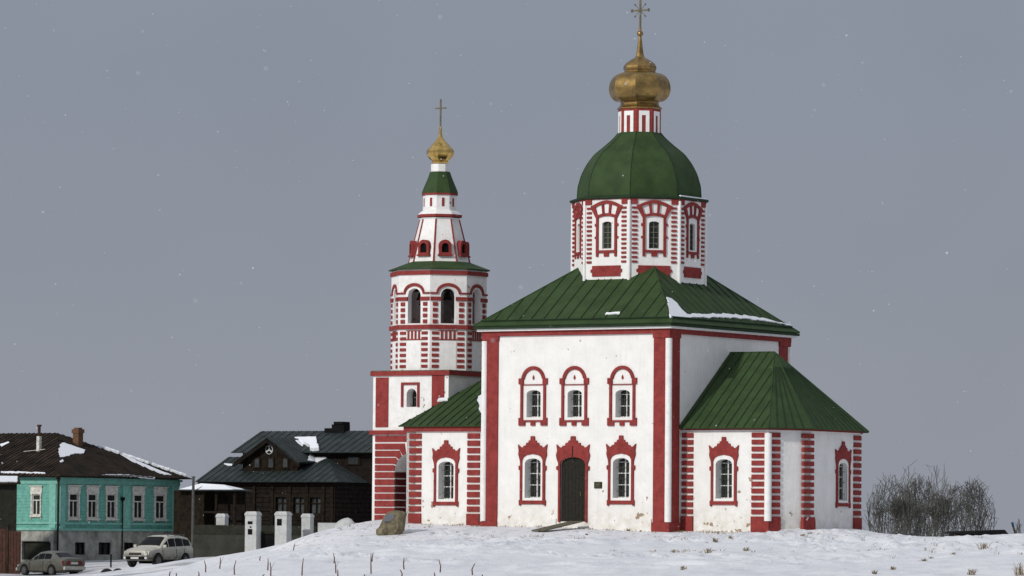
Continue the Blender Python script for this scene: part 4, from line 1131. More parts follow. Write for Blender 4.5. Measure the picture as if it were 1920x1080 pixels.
mb.build('chimney', BRICK, th)
c_ = on_roof(RA, 73, 846)
mb = MB(); mb.box(c_.x-.11, c_.x+.11, c_.y-.11, c_.y+.11, c_.z-.3, c_.z+.9); st = mb.build('stove_pipe_base', SURR, th)
mb = MB(); mb.lathe([(.09, 0), (.09, .58), (.14, .6), (.14, .7)], (c_.x, c_.y, c_.z+.9), 10); mb.build('stove_pipe', RUST, st)
mb = MB(); mb.box(-.9, .5, -.05, .05, 0, .03, Matrix.Translation((c_.x+.1, c_.y-.25, c_.z+.05)) @ Matrix.Rotation(.3, 4, 'Z') @ Matrix.Rotation(-.1, 4, 'Y')); mb.build('roof_board', SURR, th)
# downpipes
mb = MB(); mb.lathe([(.14, .0), (.06, -.28)], (.16, -.16, zW-.05), 8); mb.tube((.16,-.16,zW-.3), (.16,-.16,zG+.4), .06); mb.build('downpipe', BRROOF, th)
yy = H.on_x(227, 1010)[0]; mb = MB(); mb.tube((.1, yy, H.z(230,935,0,yy)), (.1, yy, zG+.3), .04); mb.lathe([(.04,0),(.14,.1),(.14,.25)], (.1, yy, H.z(230,940,0,yy)), 8); mb.build('downpipe', BRROOF, th)

# --- mossy outbuilding and rusty gate at the left edge
oc_ = at(30, 1050, 279); O = Frame(oc_.x, oc_.y, -9)
ob = thing('outbuilding', 'dark mossy wooden outbuilding with snow on its roof edge, left of the turquoise house', 'shed', (oc_.x, oc_.y, 0), -O.t)
zo0 = gz(oc_.x, oc_.y)-.3; zo1 = O.z(28, 906, 0, 0)
mb = MB(); mb.box(-6, 0, 0, 1.9, zo0, zo1); mb.build('wall', MOSSY, ob)
RO = [(-6.2, -.4, zo1-.05), (.25, -.4, zo1-.05), (-1.0, 3.5, zo1+.75), (-6.2, 3.5, zo1+.75)]
RO = [(-6.2, -.4, O.z(0,909,0,0)), (.25, -.4, O.z(0,905,0,0)), (.25, 2.0, O.z(28,893,0,2)), (-6.2, 2.0, O.z(28,893,0,2))]
RO = [(-6.2, -.4, zo1-.02), (.2, -.4, zo1-.02), (.2, 1.9, zo1+.42), (-6.2, 1.9, zo1+.42)]
mb = MB(); roof_face(mb, RO, .6, .5); mb.face([(.2,-.4,zo1-.02),(.2,1.9,zo1+.42),(.2,1.95,zo1-.02)]); rf_ = mb.build('roof', [BRROOF, BRROOFD], ob)
snow_on(RO, [(.3,.5),(2,.55),(4,.4),(6.2,.4),(6.3,2.2),(4,2.25),(.5,2.2)]).build('snow_patch', SNOW2, rf_)
gp_ = at(20, 1066, 274); Gt = Frame(gp_.x, gp_.y, 20)
gt = thing('sheet_metal_gate', 'rusty red-brown sheet metal gate beside the turquoise house', 'gate', (gp_.x, gp_.y, 0), -Gt.t)
zg0 = gz(gp_.x, gp_.y)-.2; zgt = Gt.z(20, 988, 0, 0)
for i, (a, b_) in enumerate(((-3.2, -1.75), (-1.7, -.25), (-.2, .6))):
    mb = MB(); mb.box(a, b_, 0, .05, zg0, zgt-.12*i)
    x = a+.15
    while x < b_: mb.box(x-.015, x+.015, -.02, 0, zg0, zgt-.12*i-.02); x += .2
    mb.build('leaf', RUST, gt)
for x in (-1.72, -.22): mb = MB(); mb.box(x-.07, x+.07, -.05, .12, zg0, zgt+.1); mb.build('post', BRROOF, gt)

# ================================================================= DARK WOODEN HOUSE
wc = at(628, 1010, 286); Wf = Frame(wc.x, wc.y, 30)
wh = thing('wooden_house', 'dark log house with grey seamed metal roofs and a round emblem in its gable', 'house', (wc.x, wc.y, 0), -Wf.t)
zg0 = gz(wc.x, wc.y)-1.2
wx0 = Wf.on_y(372, 960, 0)[0]
zl_ = Wf.z(628, 903, 0, -.5)
DYU = 3.0
# lower storey
mb = MB(); wins = []
for px in (528, 561, 592): wins.append(Wf.on_y(px, 945, 0)[0])
hw_ = [rect(u-.38, u+.38, Wf.z(560, 962, 0, 0), Wf.z(560, 932, 0, 0)) for u in wins]
mb.plate(rect(wx0, 0, zg0, zl_), -.25, 0, FM(0, 0, 1, 0), hw_); mb.plate(rect(.25, 8, zg0, zl_), -.25, 0, FM(0, 0, 0, 1))
mb.plate(rect(0, 8, zg0, zl_), -.25, 0, FM(wx0, 8, 0, -1)); mb.plate(rect(0, -wx0, zg0, zl_), -.25, 0, FM(0, 8, -1, 0))
z_ = zg0+.3
while z_ < zl_-.2:      # log courses
    for M, a, b_ in ((FM(0,0,1,0), wx0, 0), (FM(0,0,0,1), .1, 7.9)):
        xs_ = [a] + ([q for u in wins for q in (u-.55, u+.55)] if M[0][0] > .9 and Wf.z(560,966,0,0) < z_ < Wf.z(560,928,0,0) else []) + [b_]
        for i in range(0, len(xs_), 2): mb.box(xs_[i], xs_[i+1], z_-.1, z_+.1, -.02, .05, M)
    z_ += .27
mb.build('log_wall', WOOD, wh)
for i, r_ in enumerate(hw_):
    u0, u1, z0, z1 = r_[0][0], r_[1][0], r_[0][1], r_[2][1]
    mb = MB(); mb.plate(rect(u0-.14, u1+.14, z0-.14, z1+.22), 0, .08, FM(0,0,1,0), [rect(u0, u1, z0, z1)])
    mb.box((u0+u1)/2-.03, (u0+u1)/2+.03, z0, z1, -.1, -.05, FM(0,0,1,0)); mb.box(u0, u1, z0+(z1-z0)*.6, z0+(z1-z0)*.6+.05, -.098, -.04, FM(0,0,1,0))
    w_ = mb.build('window', WOODL, wh)
    mb = MB(); mb.plate(rect(u0, u1, z0, z1), -.2, -.15, FM(0,0,1,0)); mb.build('pane', PANEG, w_)
for px in (478, 512, 545, 577, 608, 624):
    u = Wf.on_y(px, 945, 0)[0]; mb = MB(); mb.box(u-.09, u+.09, zg0, zl_, .05, .14, FM(0,0,1,0)); mb.build('post', WOODL, wh)
mb = MB(); mb.plate(rect(wx0, .1, zl_-.28, zl_-.02), 0, .12, FM(0,0,1,0)); mb.plate(rect(wx0, 0, Wf.z(560,968,0,0)-.05, Wf.z(560,966,0,0)), 0, .1, FM(0,0,1,0)); mb.build('eave_beam', WOODL, wh)
# lower skirt roof
ex0 = Wf.on_y(366, 905, -.6)[0]
zu = Wf.z(560, 868, 0, DYU)
tx = Wf.on_y(625, 856, DYU)[0]; zt = zl_+ (Wf.z(625, 856, 0, DYU)-zl_)
lx_ = Wf.on_y(417, 871, DYU)[0]
LR0 = [(ex0, -.6, zl_), (.55, -.6, zl_), (-2.5, DYU, zt), (ex0, DYU, zt)]
RE = [(.55, -.6, zl_), (.55, 8.5, zl_), (-2.5, 5.5, zt), (-2.5, DYU, zt)]
mb = MB(); roof_face(mb, LR0, .5, .4); roof_face(mb, RE, .5, .4); sk = mb.build('lower_roof', [SLATE, SLATED], wh)
mb = MB(); mb.face([(ex0+.05,-.55,zl_-.08), (.5,-.55,zl_-.08), (.5,8.4,zl_-.08), (ex0+.05,8.4,zl_-.08)]); mb.build('soffit', WOODL, sk)
# upper storey + roof
uL = Wf.on_y(433, 848, 2.2)[0]; zue = Wf.z(433, 848, uL, 2.2)
rdy = 2.2+(51/FPX*Wf.world(uL, 4).y)/sin(R_(30)); zur = Wf.z(483, 808.5, uL, rdy)
uR = uL+14.5
mb = MB(); mb.box(uL+.4, uR-.4, 2.9, rdy+2.2, zl_-.1, zue+.0)
mb.face([(uL+.4, 2.9, zue), (uL+.4, rdy*2-2.9, zue), (uL+.4, rdy, zur-.15)]); mb.build('upper_wall', WOOD, wh)
mb = MB()
roof_face(mb, [(uL, 2.2, zue), (uR, 2.2, zue), (uR, rdy, zur), (uL, rdy, zur)], .55, .4)
roof_face(mb, [(uR, rdy*2-2.2, zue), (uL, rdy*2-2.2, zue), (uL, rdy, zur), (uR, rdy, zur)], .55, .4)
RU = [(uL, 2.2, zue), (uR, 2.2, zue), (uR, rdy, zur), (uL, rdy, zur)]
up = mb.build('upper_roof', [SLATE, SLATED], wh)
u0 = Wf.on_y(664, 860, 2.9)[0]
mb = MB(); mb.plate(rect(u0-.5, u0+.5, Wf.z(664,872,u0,2.9), Wf.z(664,855,u0,2.9)), 0, .08, FM(0,2.9,1,0)); w_ = mb.build('window', WOODL, wh)
mb = MB(); mb.plate(rect(u0-.34, u0+.34, Wf.z(664,870,u0,2.9), Wf.z(664,857,u0,2.9)), .08, .1, FM(0,2.9,1,0)); mb.build('pane', GLASS, w_)
cxu = Wf.on_y(638, 806, rdy)[0]; kk_ = FPX/Wf.world(cxu, rdy).y
mb = MB(); mb.box(cxu-.40, cxu+.48, rdy-.35, rdy+.35, zur-.4, zur+12/kk_); mb.box(cxu-.22, cxu+.42, rdy-.42, rdy+.42, zur+12/kk_, zur+17/kk_); mb.box(cxu-.95, cxu-.40, rdy-.3, rdy+.3, zur-.3, zur+5/kk_)
mb.build('chimney', BLACK, wh)
# gable projecting forward
gy = .9
ga = Wf.on_y(500, 820, gy-.5); gl = Wf.on_y(438, 866, gy-.5); gr = (2*ga[0]-gl[0], gl[1])
gw0, gw1 = Wf.on_y(455, 885, gy)[0], Wf.on_y(558, 885, gy)[0]; zgb = Wf.z(500, 890, 0, gy)-.3
slp = (ga[1]-gl[1])/(ga[0]-gl[0])
topz = lambda u: ga[1]-slp*abs(u-ga[0])-.12
MG = FM(0, gy, 1, 0)
mb = MB(); mb.plate([(gw0, zgb), (gw1, zgb), (gw1, topz(gw1)), (ga[0], topz(ga[0])), (gw0, topz(gw0))], -3.2, 0, MG); gab = mb.build('gable', WOODL, wh)
mb = MB()
for i in range(2):
    s0 = gl if i == 0 else gr
    P0 = [(s0[0], gy-.5, s0[1]), (s0[0], gy+3.2, s0[1]), (ga[0], gy+3.2, ga[1]), (ga[0], gy-.5, ga[1])]
    roof_face(mb, P0, .5, .3, thick=.14)
    if i: GRP = P0
groof = mb.build('gable_roof', [SLATE, SLATED], wh)
mb = MB()   # barge boards
for s0 in (gl, gr):
    a = Vector((s0[0], gy-.5, s0[1])); b_ = Vector((ga[0], gy-.5, ga[1]))
    mb.hexa([a-Vector((0,0,.32)), b_-Vector((0,0,.32)), b_-Vector((0,-.06,.32)), a-Vector((0,-.06,.32)), a-Vector((0,0,.03)), b_-Vector((0,0,.03)), b_-Vector((0,-.06,.03)), a-Vector((0,-.06,.03))])
mb.build('barge_board', WOOD, gab)
for px in (482, 508, 535):
    u = Wf.on_y(px, 868, gy)[0]; z0, z1 = Wf.z(508, 875, 0, gy), Wf.z(508, 858, 0, gy)
    mb = MB(); mb.plate(rect(u-.28, u+.28, z0-.08, z1+.08), 0, .07, MG, [rect(u-.18, u+.18, z0, z1)]); w_ = mb.build('window', WOODL, gab)
    mb = MB(); mb.plate(rect(u-.18, u+.18, z0, z1), -.02, .02, MG); mb.build('pane', PANEG, w_)
eu, ez = Wf.on_y(505.5, 843.5, gy)
mb = MB(); mb.plate([(eu+.27*cos(2*pi*i/20), ez+.27*sin(2*pi*i/20)) for i in range(20)], 0, .06, MG); em = mb.build('round_emblem', PILLW, gab)
mb = MB()
for a in (90, 210, 330):
    q = [(eu+.20*cos(R_(a)), ez+.20*sin(R_(a))), (eu+.06*cos(R_(a+60)), ez+.06*sin(R_(a+60))), (eu, ez), (eu+.06*cos(R_(a-60)), ez+.06*sin(R_(a-60)))]
    q = [(eu+.24*cos(R_(a+f)), ez+.24*sin(R_(a+f))) for f in (15, 60, 105)] + [(eu+.05*cos(R_(a+60)), ez+.05*sin(R_(a+60)))]
    mb.plate(q, .06, .07, MG)
mb.build('emblem_mark', BLACK, em)
snow(Wf, GRP, [(554,826),(594,824),(597,845),(611,858),(600,866),(577,864),(580,850)], groof)
snow_on(RU, [plane_inv(RU, Wf, *q) for q in [(553,825),(594,824),(598,845),(582,846),(580,838)]], lift=.2).build('snow_patch', SNOW2, up)
snow(Wf, LR0, [(577,865),(596,867),(612,860),(604,851),(590,856)], sk)
snow(Wf, LR0, [(420,870),(428,870.5),(436,871),(435,873.5),(428,873.5),(423,872)], sk)
# porch at the left
pc = at(385, 1030, 280); Pf = Frame(pc.x, pc.y, 30)
zpe = Pf.z(400, 919, 0, 0); px0, px1 = Pf.on_y(340, 950, 0)[0], Pf.on_y(448, 950, 0)[0]; zpg = gz(pc.x, pc.y)-.4
po = thing('wooden_porch', 'brown wooden porch under a snow-covered hipped canopy, beside the log house', 'porch', (pc.x, pc.y, 0), -Pf.t)
mb = MB(); mb.box(px0-.6, px0+1.4, .1, 1.3, zpg, zpe-.02); mb.build('side_wall', WOODL, po)
mb = MB(); mb.box(px0+1.4, px1-.3, 1.1, 1.2, zpg, zpe-.02); mb.build('back_wall', WOOD, po)
for x in (px0+1.5, px0+2.4, px1-.35): mb = MB(); mb.box(x-.07, x+.07, .02, .16, zpg, zpe); mb.build('post', WOODL, po)
mb = MB(); mb.box(px0+1.4, px1-.3, .05, .12, Pf.z(400,962,0,0), Pf.z(400,960,0,0)+.05); mb.build('rail', WOODL, po)
e_ = [(px0-.2, -.4, zpe), (px1, -.4, zpe), (px1, 1.5, zpe), (px0-.2, 1.5, zpe)]; t_ = [(px0+1.0, .55, zpe+.30), (px1-1.4, .55, zpe+.22)]
mb = MB(); roof_face(mb, [e_[0], e_[1], t_[1], t_[0]], 5); roof_face(mb, [e_[1], e_[2], t_[1]], 5); roof_face(mb, [e_[2], e_[3], t_[0], t_[1]], 5); roof_face(mb, [e_[3], e_[0], t_[0]], 5)
pr_ = mb.build('canopy', [SLATE, SLATED], po)
sn = [Vector(p)+Vector((0,0,.03)) for p in e_]; sn = [p.lerp(Vector((px0+1.5,.55,zpe+.06)), .10) for p in sn]; tt = [Vector(t)+Vector((0,0,.10)) for t in t_]
mb = MB(); mb.face([sn[0], sn[1], tt[1], tt[0]]); mb.face([sn[1], sn[2], tt[1]]); mb.face([sn[2], sn[3], tt[0], tt[1]]); mb.face([sn[3], sn[0], tt[0]])
mb.build('snow_patch', SNOW2, pr_)

# --- stone fence wall, gate pillars, pole, low wall
def mpt(px, py, Y): return at(px, py, Y)
pF = mpt(420, 1035, 268); fw = Frame(pF.x, pF.y, 12)
w0 = fw.on_y(362, 1010, 0)[0]; w1 = fw.on_y(596, 1010, 0)[0]
ww = thing('stone_fence_wall', 'low dark grey stone fence wall between the white gate pillars', 'wall', (pF.x, pF.y, 0), -fw.t)
zf0 = gz(pF.x, pF.y)-.8; zf1 = fw.z(420, 1003, 0, 0)
mb = MB(); mb.box(w0, w1, 0, .4, zf0, zf1); mb.build('wall_body', FENCE, ww)
mb = MB(); mb.box(w0, w1, .1, .3, zf1, zf1+.55)
x = w0+.2
mb.build('upper_course', MOSSY, ww)
def pillar(px0, px1, pyb, pyt, Y, marks, label):
    p = at((px0+px1)/2, pyb, Y); k = FPX/Y; w = (px1-px0)/k/(cos(R_(20))+sin(R_(20)))/1.0
    fr = Frame(p.x, p.y, 20)
    o = thing('gate_pillar', label, 'pillar', (p.x, p.y, 0), -fr.t, 'white gate pillars before the log house')
    h = w/2; zb = min(p.z, gz(p.x, p.y))-.3; zt = at(0, pyt, Y).z + (at((px0+px1)/2, pyt, Y).z-at(0, pyt, Y).z)
    mb = MB(); mb.box(-h, h, -h, h, zb, zt-.22); mb.build('shaft', PILLW, o, bevel=.02)
    mb = MB(); e = h+.022
    mb.hexa([(-e,-e,zt-.22),(e,-e,zt-.22),(e,e,zt-.22),(-e,e,zt-.22),(-e,-e,zt-.12),(e,-e,zt-.12),(e,e,zt-.12),(-e,e,zt-.12)])
    mb.hexa([(-e,-e,zt-.12),(e,-e,zt-.12),(e,e,zt-.12),(-e,e,zt-.12),(-e*.75,-e*.75,zt),(e*.75,-e*.75,zt),(e*.75,e*.75,zt),(-e*.75,e*.75,zt)])
    mb.build('cap', PILLW, o)
    for (dx, dy, mw, mh) in marks:
        z = at(px0, pyt+dy, Y).z; mb = MB(); mb.box(dx-mw/2, dx+mw/2, -h-.02, -h+.01, z-mh/2, z+mh/2); mb.build('dark_plate', BLACK, o)
    return o
pillar(405, 428, 1009, 963, 269, [], 'short white pillar left of all, standing on the grey fence wall')
pillar(459, 489, 1038, 959, 264, [(-.03,21,.28,.16),(-.0,29,.1,.08),(-.03,38,.26,.30)], 'tall white pillar with two dark plates one above the other')
pillar(515, 546, 1034, 959, 264, [(-.08,20,.28,.36)], 'tall white pillar with one square dark plate')
gA, gB2 = at(489, 1036, 264), at(516, 1036, 264); gy_ = Frame(gA.x, gA.y, 0)
ggt = thing('entrance_gate', 'dark metal gate leaf between the two tall white pillars', 'gate', gA)
mb = MB(); mb.box(0, gB2.x-gA.x, .1, .14, -.3, 1.15); mb.build('leaf', BLACK, ggt)
mb = MB(); mb.box(0, gB2.x-gA.x, .05, .1, 1.05, 1.12); mb.build('rail', BRONZE, ggt)
pillar(565, 588, 1004, 963, 266, [], 'short white pillar nearest the church, half behind the snow bank')
p = at(361, 1042, 277); k = FPX/277
mb = MB(); mb.lathe([(.10, -.6), (.075, 4.5)], (0,0,0), 10); mb.lathe([(.11, 4.5), (.11, 4.57)], (0,0,0), 10)
o = mb.build('utility_pole', POLE, None, smooth=False); o.location = (p.x, p.y, p.z); tag(o, 'grey concrete pole at the right end of the turquoise house', 'pole')
a = at(596, 996, 246); b_ = at(693, 992, 246)
mb = MB(); zt = at(640, 980.5, 246).z
mb.box(0, (b_-a).x, -.15, .15, -1.6, zt-a.z); o = mb.build('low_wall', PILLW, None); o.location = a
tag(o, 'low white wall behind the snow bank left of the bell tower', 'wall')
p = at(650, 981, 243)
mb = MB(); mb.lathe([(.72,-.5),(.60,-.1),(.46,.06),(.28,.20),(.08,.27)], (0,0,0), 14); 
for i, v in enumerate(mb.v): mb.v[i] = (v[0]*(1.0 if v[0] < 0 else .85), v[1]*.6, v[2]+.02*sin(v[0]*9))
o = mb.build('snow_heap', PILLW, None, smooth=True); o.location = p; tag(o, 'rounded heap of snow on the low white wall', 'snow heap')

# ================================================================= CARS
SUV_ST = [(2.38,.60,.50,.58,.72,.50,.80),(2.33,.76,.42,.74,.82,.66,.92),(2.15,.86,.38,.84,.92,.74,1.02),(1.75,.89,.36,.87,1.00,.76,1.09),(1.35,.90,.36,.88,1.04,.77,1.13),(1.05,.90,.36,.88,1.07,.78,1.17),
          (.65,.90,.36,.88,1.09,.72,1.47),(.28,.90,.36,.88,1.10,.67,1.71),(-.05,.90,.36,.88,1.11,.67,1.78),(-.8,.90,.36,.88,1.13,.67,1.80),(-1.5,.90,.36,.88,1.15,.66,1.77),(-2.0,.89,.38,.87,1.17,.64,1.69),(-2.22,.87,.42,.85,1.16,.66,1.50),(-2.33,.84,.46,.82,1.10,.74,1.18),(-2.36,.76,.52,.74,.98,.68,1.04)]
SED_ST = [(2.15,.56,.32,.54,.50,.46,.55),(2.08,.72,.25,.70,.57,.62,.63),(1.85,.80,.21,.78,.66,.68,.73),(1.45,.82,.20,.80,.75,.69,.81),(.95,.83,.20,.81,.84,.71,.91),
          (.55,.83,.20,.81,.87,.64,1.15),(.18,.83,.20,.81,.88,.58,1.34),(-.25,.83,.20,.81,.90,.58,1.39),(-.75,.83,.20,.81,.91,.57,1.38),(-1.1,.83,.20,.81,.92,.59,1.29),(-1.6,.82,.21,.80,.94,.67,1.04),(-1.95,.80,.24,.78,.93,.68,1.01),(-2.10,.78,.28,.76,.88,.66,.96),(-2.15,.72,.34,.70,.78,.62,.86)]
def car(name, label, pos, yaw, paint, suv):
    """local x = forward, y = left, z = up"""
    o = thing(name, label, 'car', pos, yaw, None)
    ST = SUV_ST if suv else SED_ST
    wr, f_ax, r_ax, hwid = (.38, 1.42, -1.38, .90) if suv else (.29, 1.30, -1.16, .83)
    def sec(x):
        for i in range(len(ST)-1):
            if ST[i][0] >= x >= ST[i+1][0]:
                t = (ST[i][0]-x)/(ST[i][0]-ST[i+1][0]); return [a+(b-a)*t for a, b in zip(ST[i], ST[i+1])]
    def row(S):   # half section from sill to roof centre
        x, wl, zs, wb, zb, wt, zt = S
        return [(0, zs), (wl-.12, zs), (wl, zs+.09), (wl+.015, (zs+zb)/2), (wb+.01, zb-.10), (wb-.03, zb), (wt+.03, zt-.09), (wt-.05, zt-.02), (wt-.28, zt+.015), (0, zt+.025)]
    mb = MB(); nr_ = 10; full = []
    for S in ST:
        h = row(S); pts = [(S[0], y, z) for y, z in h] + [(S[0], -y, z) for y, z in reversed(h[1:-1])]; full.append(pts)
    m = len(full[0])
    for pts in full: mb.v += pts
    for i in range(len(full)-1):
        for j in range(m):
            mb.f.append((i*m+j, i*m+(j+1) % m, (i+1)*m+(j+1) % m, (i+1)*m+j)); mb.m.append(0)
    mb.f.append(tuple(range(m))); mb.m.append(0); e = (len(full)-1)*m; mb.f.append(tuple(e+j for j in reversed(range(m)))); mb.m.append(0)
    body = mb.build('body', paint, o, smooth=True)
    try:
        body.data.set_sharp_from_angle(angle=R_(38))
    except Exception: pass
    xs_ = [S[0] for S in ST]
    def side_pane(x1, x0, t0=.10, t1=.88, name='side_window'):
        """x1 > x0; windows follow the body between belt and roof edge"""
        cuts = sorted([x0, x1] + [x for x in xs_ if x0 < x < x1])
        for sg in (-1, 1):
            mb = MB(); lo = []; hi = []
            for x in cuts:
                h = row(sec(x)); a = Vector((x, sg*h[5][0], h[5][1])); b = Vector((x, sg*h[6][0], h[6][1]))
                lo.append(a.lerp(b, t0)); hi.append(a.lerp(b, t1))
            for i in range(len(cuts)-1):
                P = [lo[i], lo[i+1], hi[i+1], hi[i]]; d = Vector((0, sg*.014, .004)); mb.hexa([p-d for p in P]+[p+d for p in P])
            mb.build(name, CGLASS, o)
    def screen(x1, x0, name):
        mb = MB(); cuts = sorted([x0, x1] + [x for x in xs_ if x0 < x < x1]); R = []
        for x in cuts:
            h = row(sec(x)); R.append([Vector((x, sg*yy, zz)) for sg, (yy, zz) in ((-1, (h[7][0]-.02, h[7][1])), (-1, h[8]), (1, h[8]), (1, (h[7][0]-.02, h[7][1])))])
        up = Vector((.012 if x1 > 0 else -.012, 0, .014))
        for i in range(len(cuts)-1):
            for j in range(3):
                P = [R[i][j], R[i][j+1], R[i+1][j+1], R[i+1][j]]; mb.hexa([p-up for p in P]+[p+up for p in P])
        mb.build(name, CGLASS, o)
    if suv:
        side_pane(.72, .30, .08, .80); side_pane(.22, -.42); side_pane(-.50, -1.22); side_pane(-1.30, -1.98, .12, .84)
        screen(.98, .30, 'windscreen'); screen(-2.04, -2.26, 'rear_window')
    else:
        side_pane(.50, .20, .08, .75); side_pane(.14, -.38); side_pane(-.44, -.98); screen(.88, .20, 'windscreen'); screen(-1.12, -1.56, 'rear_window')
    for ax in (f_ax, r_ax):
        for sg in (-1, 1):
            mb = MB(); mb.plate([(ax+(wr+.075)*cos(2*pi*i/20), max(wr+(wr+.075)*sin(2*pi*i/20), ST[5][2]-.02)) for i in range(20)], -.012, .012, Matrix(((1,0,0,0),(0,0,sg,sg*(hwid+.008)),(0,1,0,0),(0,0,0,1)))); mb.build('wheel_arch', BLACK, o)  # black disc stands in for the shade of an uncut wheel well
            w = MB(); Mw = Matrix.Translation((ax, sg*(hwid-.075), wr)) @ Matrix.Rotation(pi/2, 4, 'X')
            w.lathe([(wr*.62,-.11),(wr*.92,-.11),(wr,-.07),(wr,.07),(wr*.92,.11),(wr*.62,.11)], (0,0,0), 24, M=Mw, caps=True); wo = w.build('wheel', TYRE, o)
            w = MB(); w.lathe([(wr*.60,-.115),(wr*.60,.115)], (0,0,0), 20, M=Mw)
            for k in range(6):
                a = 2*pi*k/6; w.box(.03, wr*.57, -.03, .03, -.125, .125, Mw @ Matrix.Rotation(a, 4, 'Z'))
            w.build('rim', RIM, wo)
    mb = MB(); mb.box(r_ax+.5, f_ax-.5, -hwid+.2, hwid-.2, wr*.55, ST[5][2]+.05); mb.build('underbody', BLACK, o)
    for sg in (-1, 1):
        if suv: P = [(2.36,.44,.74),(2.24,.80,.72),(2.34,.46,.86),(2.16,.82,.90)]
        else: P = [(2.13,.36,.47),(2.02,.72,.46),(2.12,.38,.56),(1.98,.73,.60)]
        a, b_, c, d = [Vector((x, sg*y, z)) for x, y, z in P]; f_ = Vector((.03, sg*.012, .008))
        mb = MB(); mb.hexa([a-f_, b_-f_, d-f_, c-f_, a+f_, b_+f_, d+f_, c+f_]); mb.build('headlight', LAMPW, o)
        if suv: P = [(-2.37,.60,.98),(-2.28,.86,.98),(-2.33,.66,1.26),(-2.24,.80,1.26)]
        else: P = [(-2.18,.30,.64),(-2.10,.81,.64),(-2.16,.30,.84),(-2.07,.80,.86)]
        a, b_, c, d = [Vector((x, sg*y, z)) for x, y, z in P]; f_ = Vector((.025, 0, 0))
        mb = MB(); mb.hexa([a-f_, b_-f_, d-f_, c-f_, a+f_, b_+f_, d+f_, c+f_]); mb.build('tail_light', LAMPR, o)
        xm, zm = (.86, 1.18) if suv else (.78, .98)
        mb = MB(); mb.box(xm-.06, xm+.07, sg*(hwid+.09)-.09, sg*(hwid+.09)+.09, zm-.08, zm+.09); mb.build('mirror', paint if suv else BLACK, o, bevel=.03)
        for xg in ((.95, -.45, -1.25) if suv else (.85, -.40, -1.10)):
            S = sec(xg); mb = MB(); mb.box(xg-.008, xg+.008, sg*(S[1]+.012)-.008, sg*(S[1]+.012)+.008, S[2]+.12, S[4]-.08); mb.build('door_gap', BLACK, o)
        for xg in ((-.25, -1.0) if suv else (-.2, -.9)):
            S = sec(xg); mb = MB(); mb.box(xg-.09, xg+.09, sg*(S[3]+.012)-.015, sg*(S[3]+.012)+.015, S[4]-.16, S[4]-.12); mb.build('handle', paint, o)
    if suv:
        mb = MB(); mb.box(2.30, 2.395, -.40, .40, .70, .82)
        mb.build('grille', BLACK, o)
        mb = MB(); mb.box(2.385, 2.41, -.42, .42, .755, .775); mb.build('chrome_strip', RIM, o)
        mb = MB(); mb.box(2.25, 2.42, -.62, .62, .44, .60); mb.build('lower_grille', BLACK, o, bevel=.03)
        mb = MB(); mb.box(2.20, 2.44, -.80, .80, .60, .70); mb.build('front_bumper', paint, o, bevel=.04)
        for sg in (-1, 1):
            mb = MB(); mb.box(-1.7, .05, sg*.60-.02, sg*.60+.02, 1.84, 1.87)
            for x in (-1.65, -.8, 0): mb.box(x-.04, x+.04, sg*.60-.018, sg*.60+.018, 1.76, 1.84)
            mb.build('roof_rail', RIM, o)
            mb = MB(); mb.box(-.95, .95, sg*.93-.08, sg*.93+.04, .30, .37); mb.build('running_board', BLACK, o)
            mb = MB(); mb.lathe([(.0,0),(.08,0),(.08,.03),(.0,.03)], (0,0,0), 12, M=Matrix.Translation((2.36, sg*.70, .54)) @ Matrix.Rotation(pi/2, 4, 'Y')); mb.build('fog_lamp', LAMPW, o)
        mb = MB(); mb.box(2.42, 2.44, -.26, .26, .47, .58); mb.build('number_plate', PLATE, o)
    else:
        mb = MB(); mb.box(-2.26, -2.08, -.76, .76, .34, .54); mb.build('rear_bumper', STONE, o, bevel=.04)
        mb = MB(); mb.box(2.08, 2.22, -.74, .74, .26, .44); mb.build('front_bumper', STONE, o, bevel=.04)
        mb = MB(); mb.box(-2.18, -2.15, -.26, .26, .66, .77); mb.build('number_plate', PLATE, o)
    return o
p = at(94, 1075, 272); car('parked_sedan', 'dirty silver saloon car parked facing left in front of the turquoise house', (p.x, p.y, gz(p.x, p.y)), R_(180-46), SILVER, False)
p = at(297, 1064, 270); car('parked_suv', 'muddy cream off-road car with roof rails parked nose to the left', (p.x, p.y, gz(p.x, p.y)+.02), R_(180+61), CREAM, True)
for i, (px, py, s, lb) in enumerate(((200.5,1066,.42,'larger black tyre half buried in snow between the two cars'),(221.5,1061,.40,'black tyre half buried in snow, just left of the cream car'),(248,1079,.3,'black tyre end showing at the bottom edge below the cream car'))):
    p = at(px, py, 266 if i < 2 else 262); mb = MB(); Mw = Matrix.Rotation(R_(12), 4, 'Z') @ Matrix.Rotation(pi/2, 4, 'X')
    for k in range(24):
        pass
    R0, r_ = s*.72, s*.24; n1, n2 = 28, 8; base = len(mb.v)
    for a in range(n1):
        for b__ in range(n2):
            A1 = 2*pi*a/n1; B1 = 2*pi*b__/n2; q = Mw @ Vector(((R0+r_*cos(B1))*cos(A1), (R0+r_*cos(B1))*sin(A1), r_*.9*sin(B1))); mb.v.append(tuple(q))
    for a in range(n1):
        for b__ in range(n2):
            mb.f.append((a*n2+b__, ((a+1)%n1)*n2+b__, ((a+1)%n1)*n2+(b__+1)%n2, a*n2+(b__+1)%n2)); mb.m.append(0)
    o = mb.build('tyre', TYRE, None, smooth=True); o.location = (p.x, p.y, gz(p.x, p.y)-.10); tag(o, lb, 'tyre', 'old tyres half buried in the snow')
p = at(208, 1054, 274); mb = MB(); mb.tube((0,0,-.3), (0,0,.45), .05); o = mb.build('short_post', BLACK, None); o.location = p; tag(o, 'short black post in the snow between the cars', 'post')

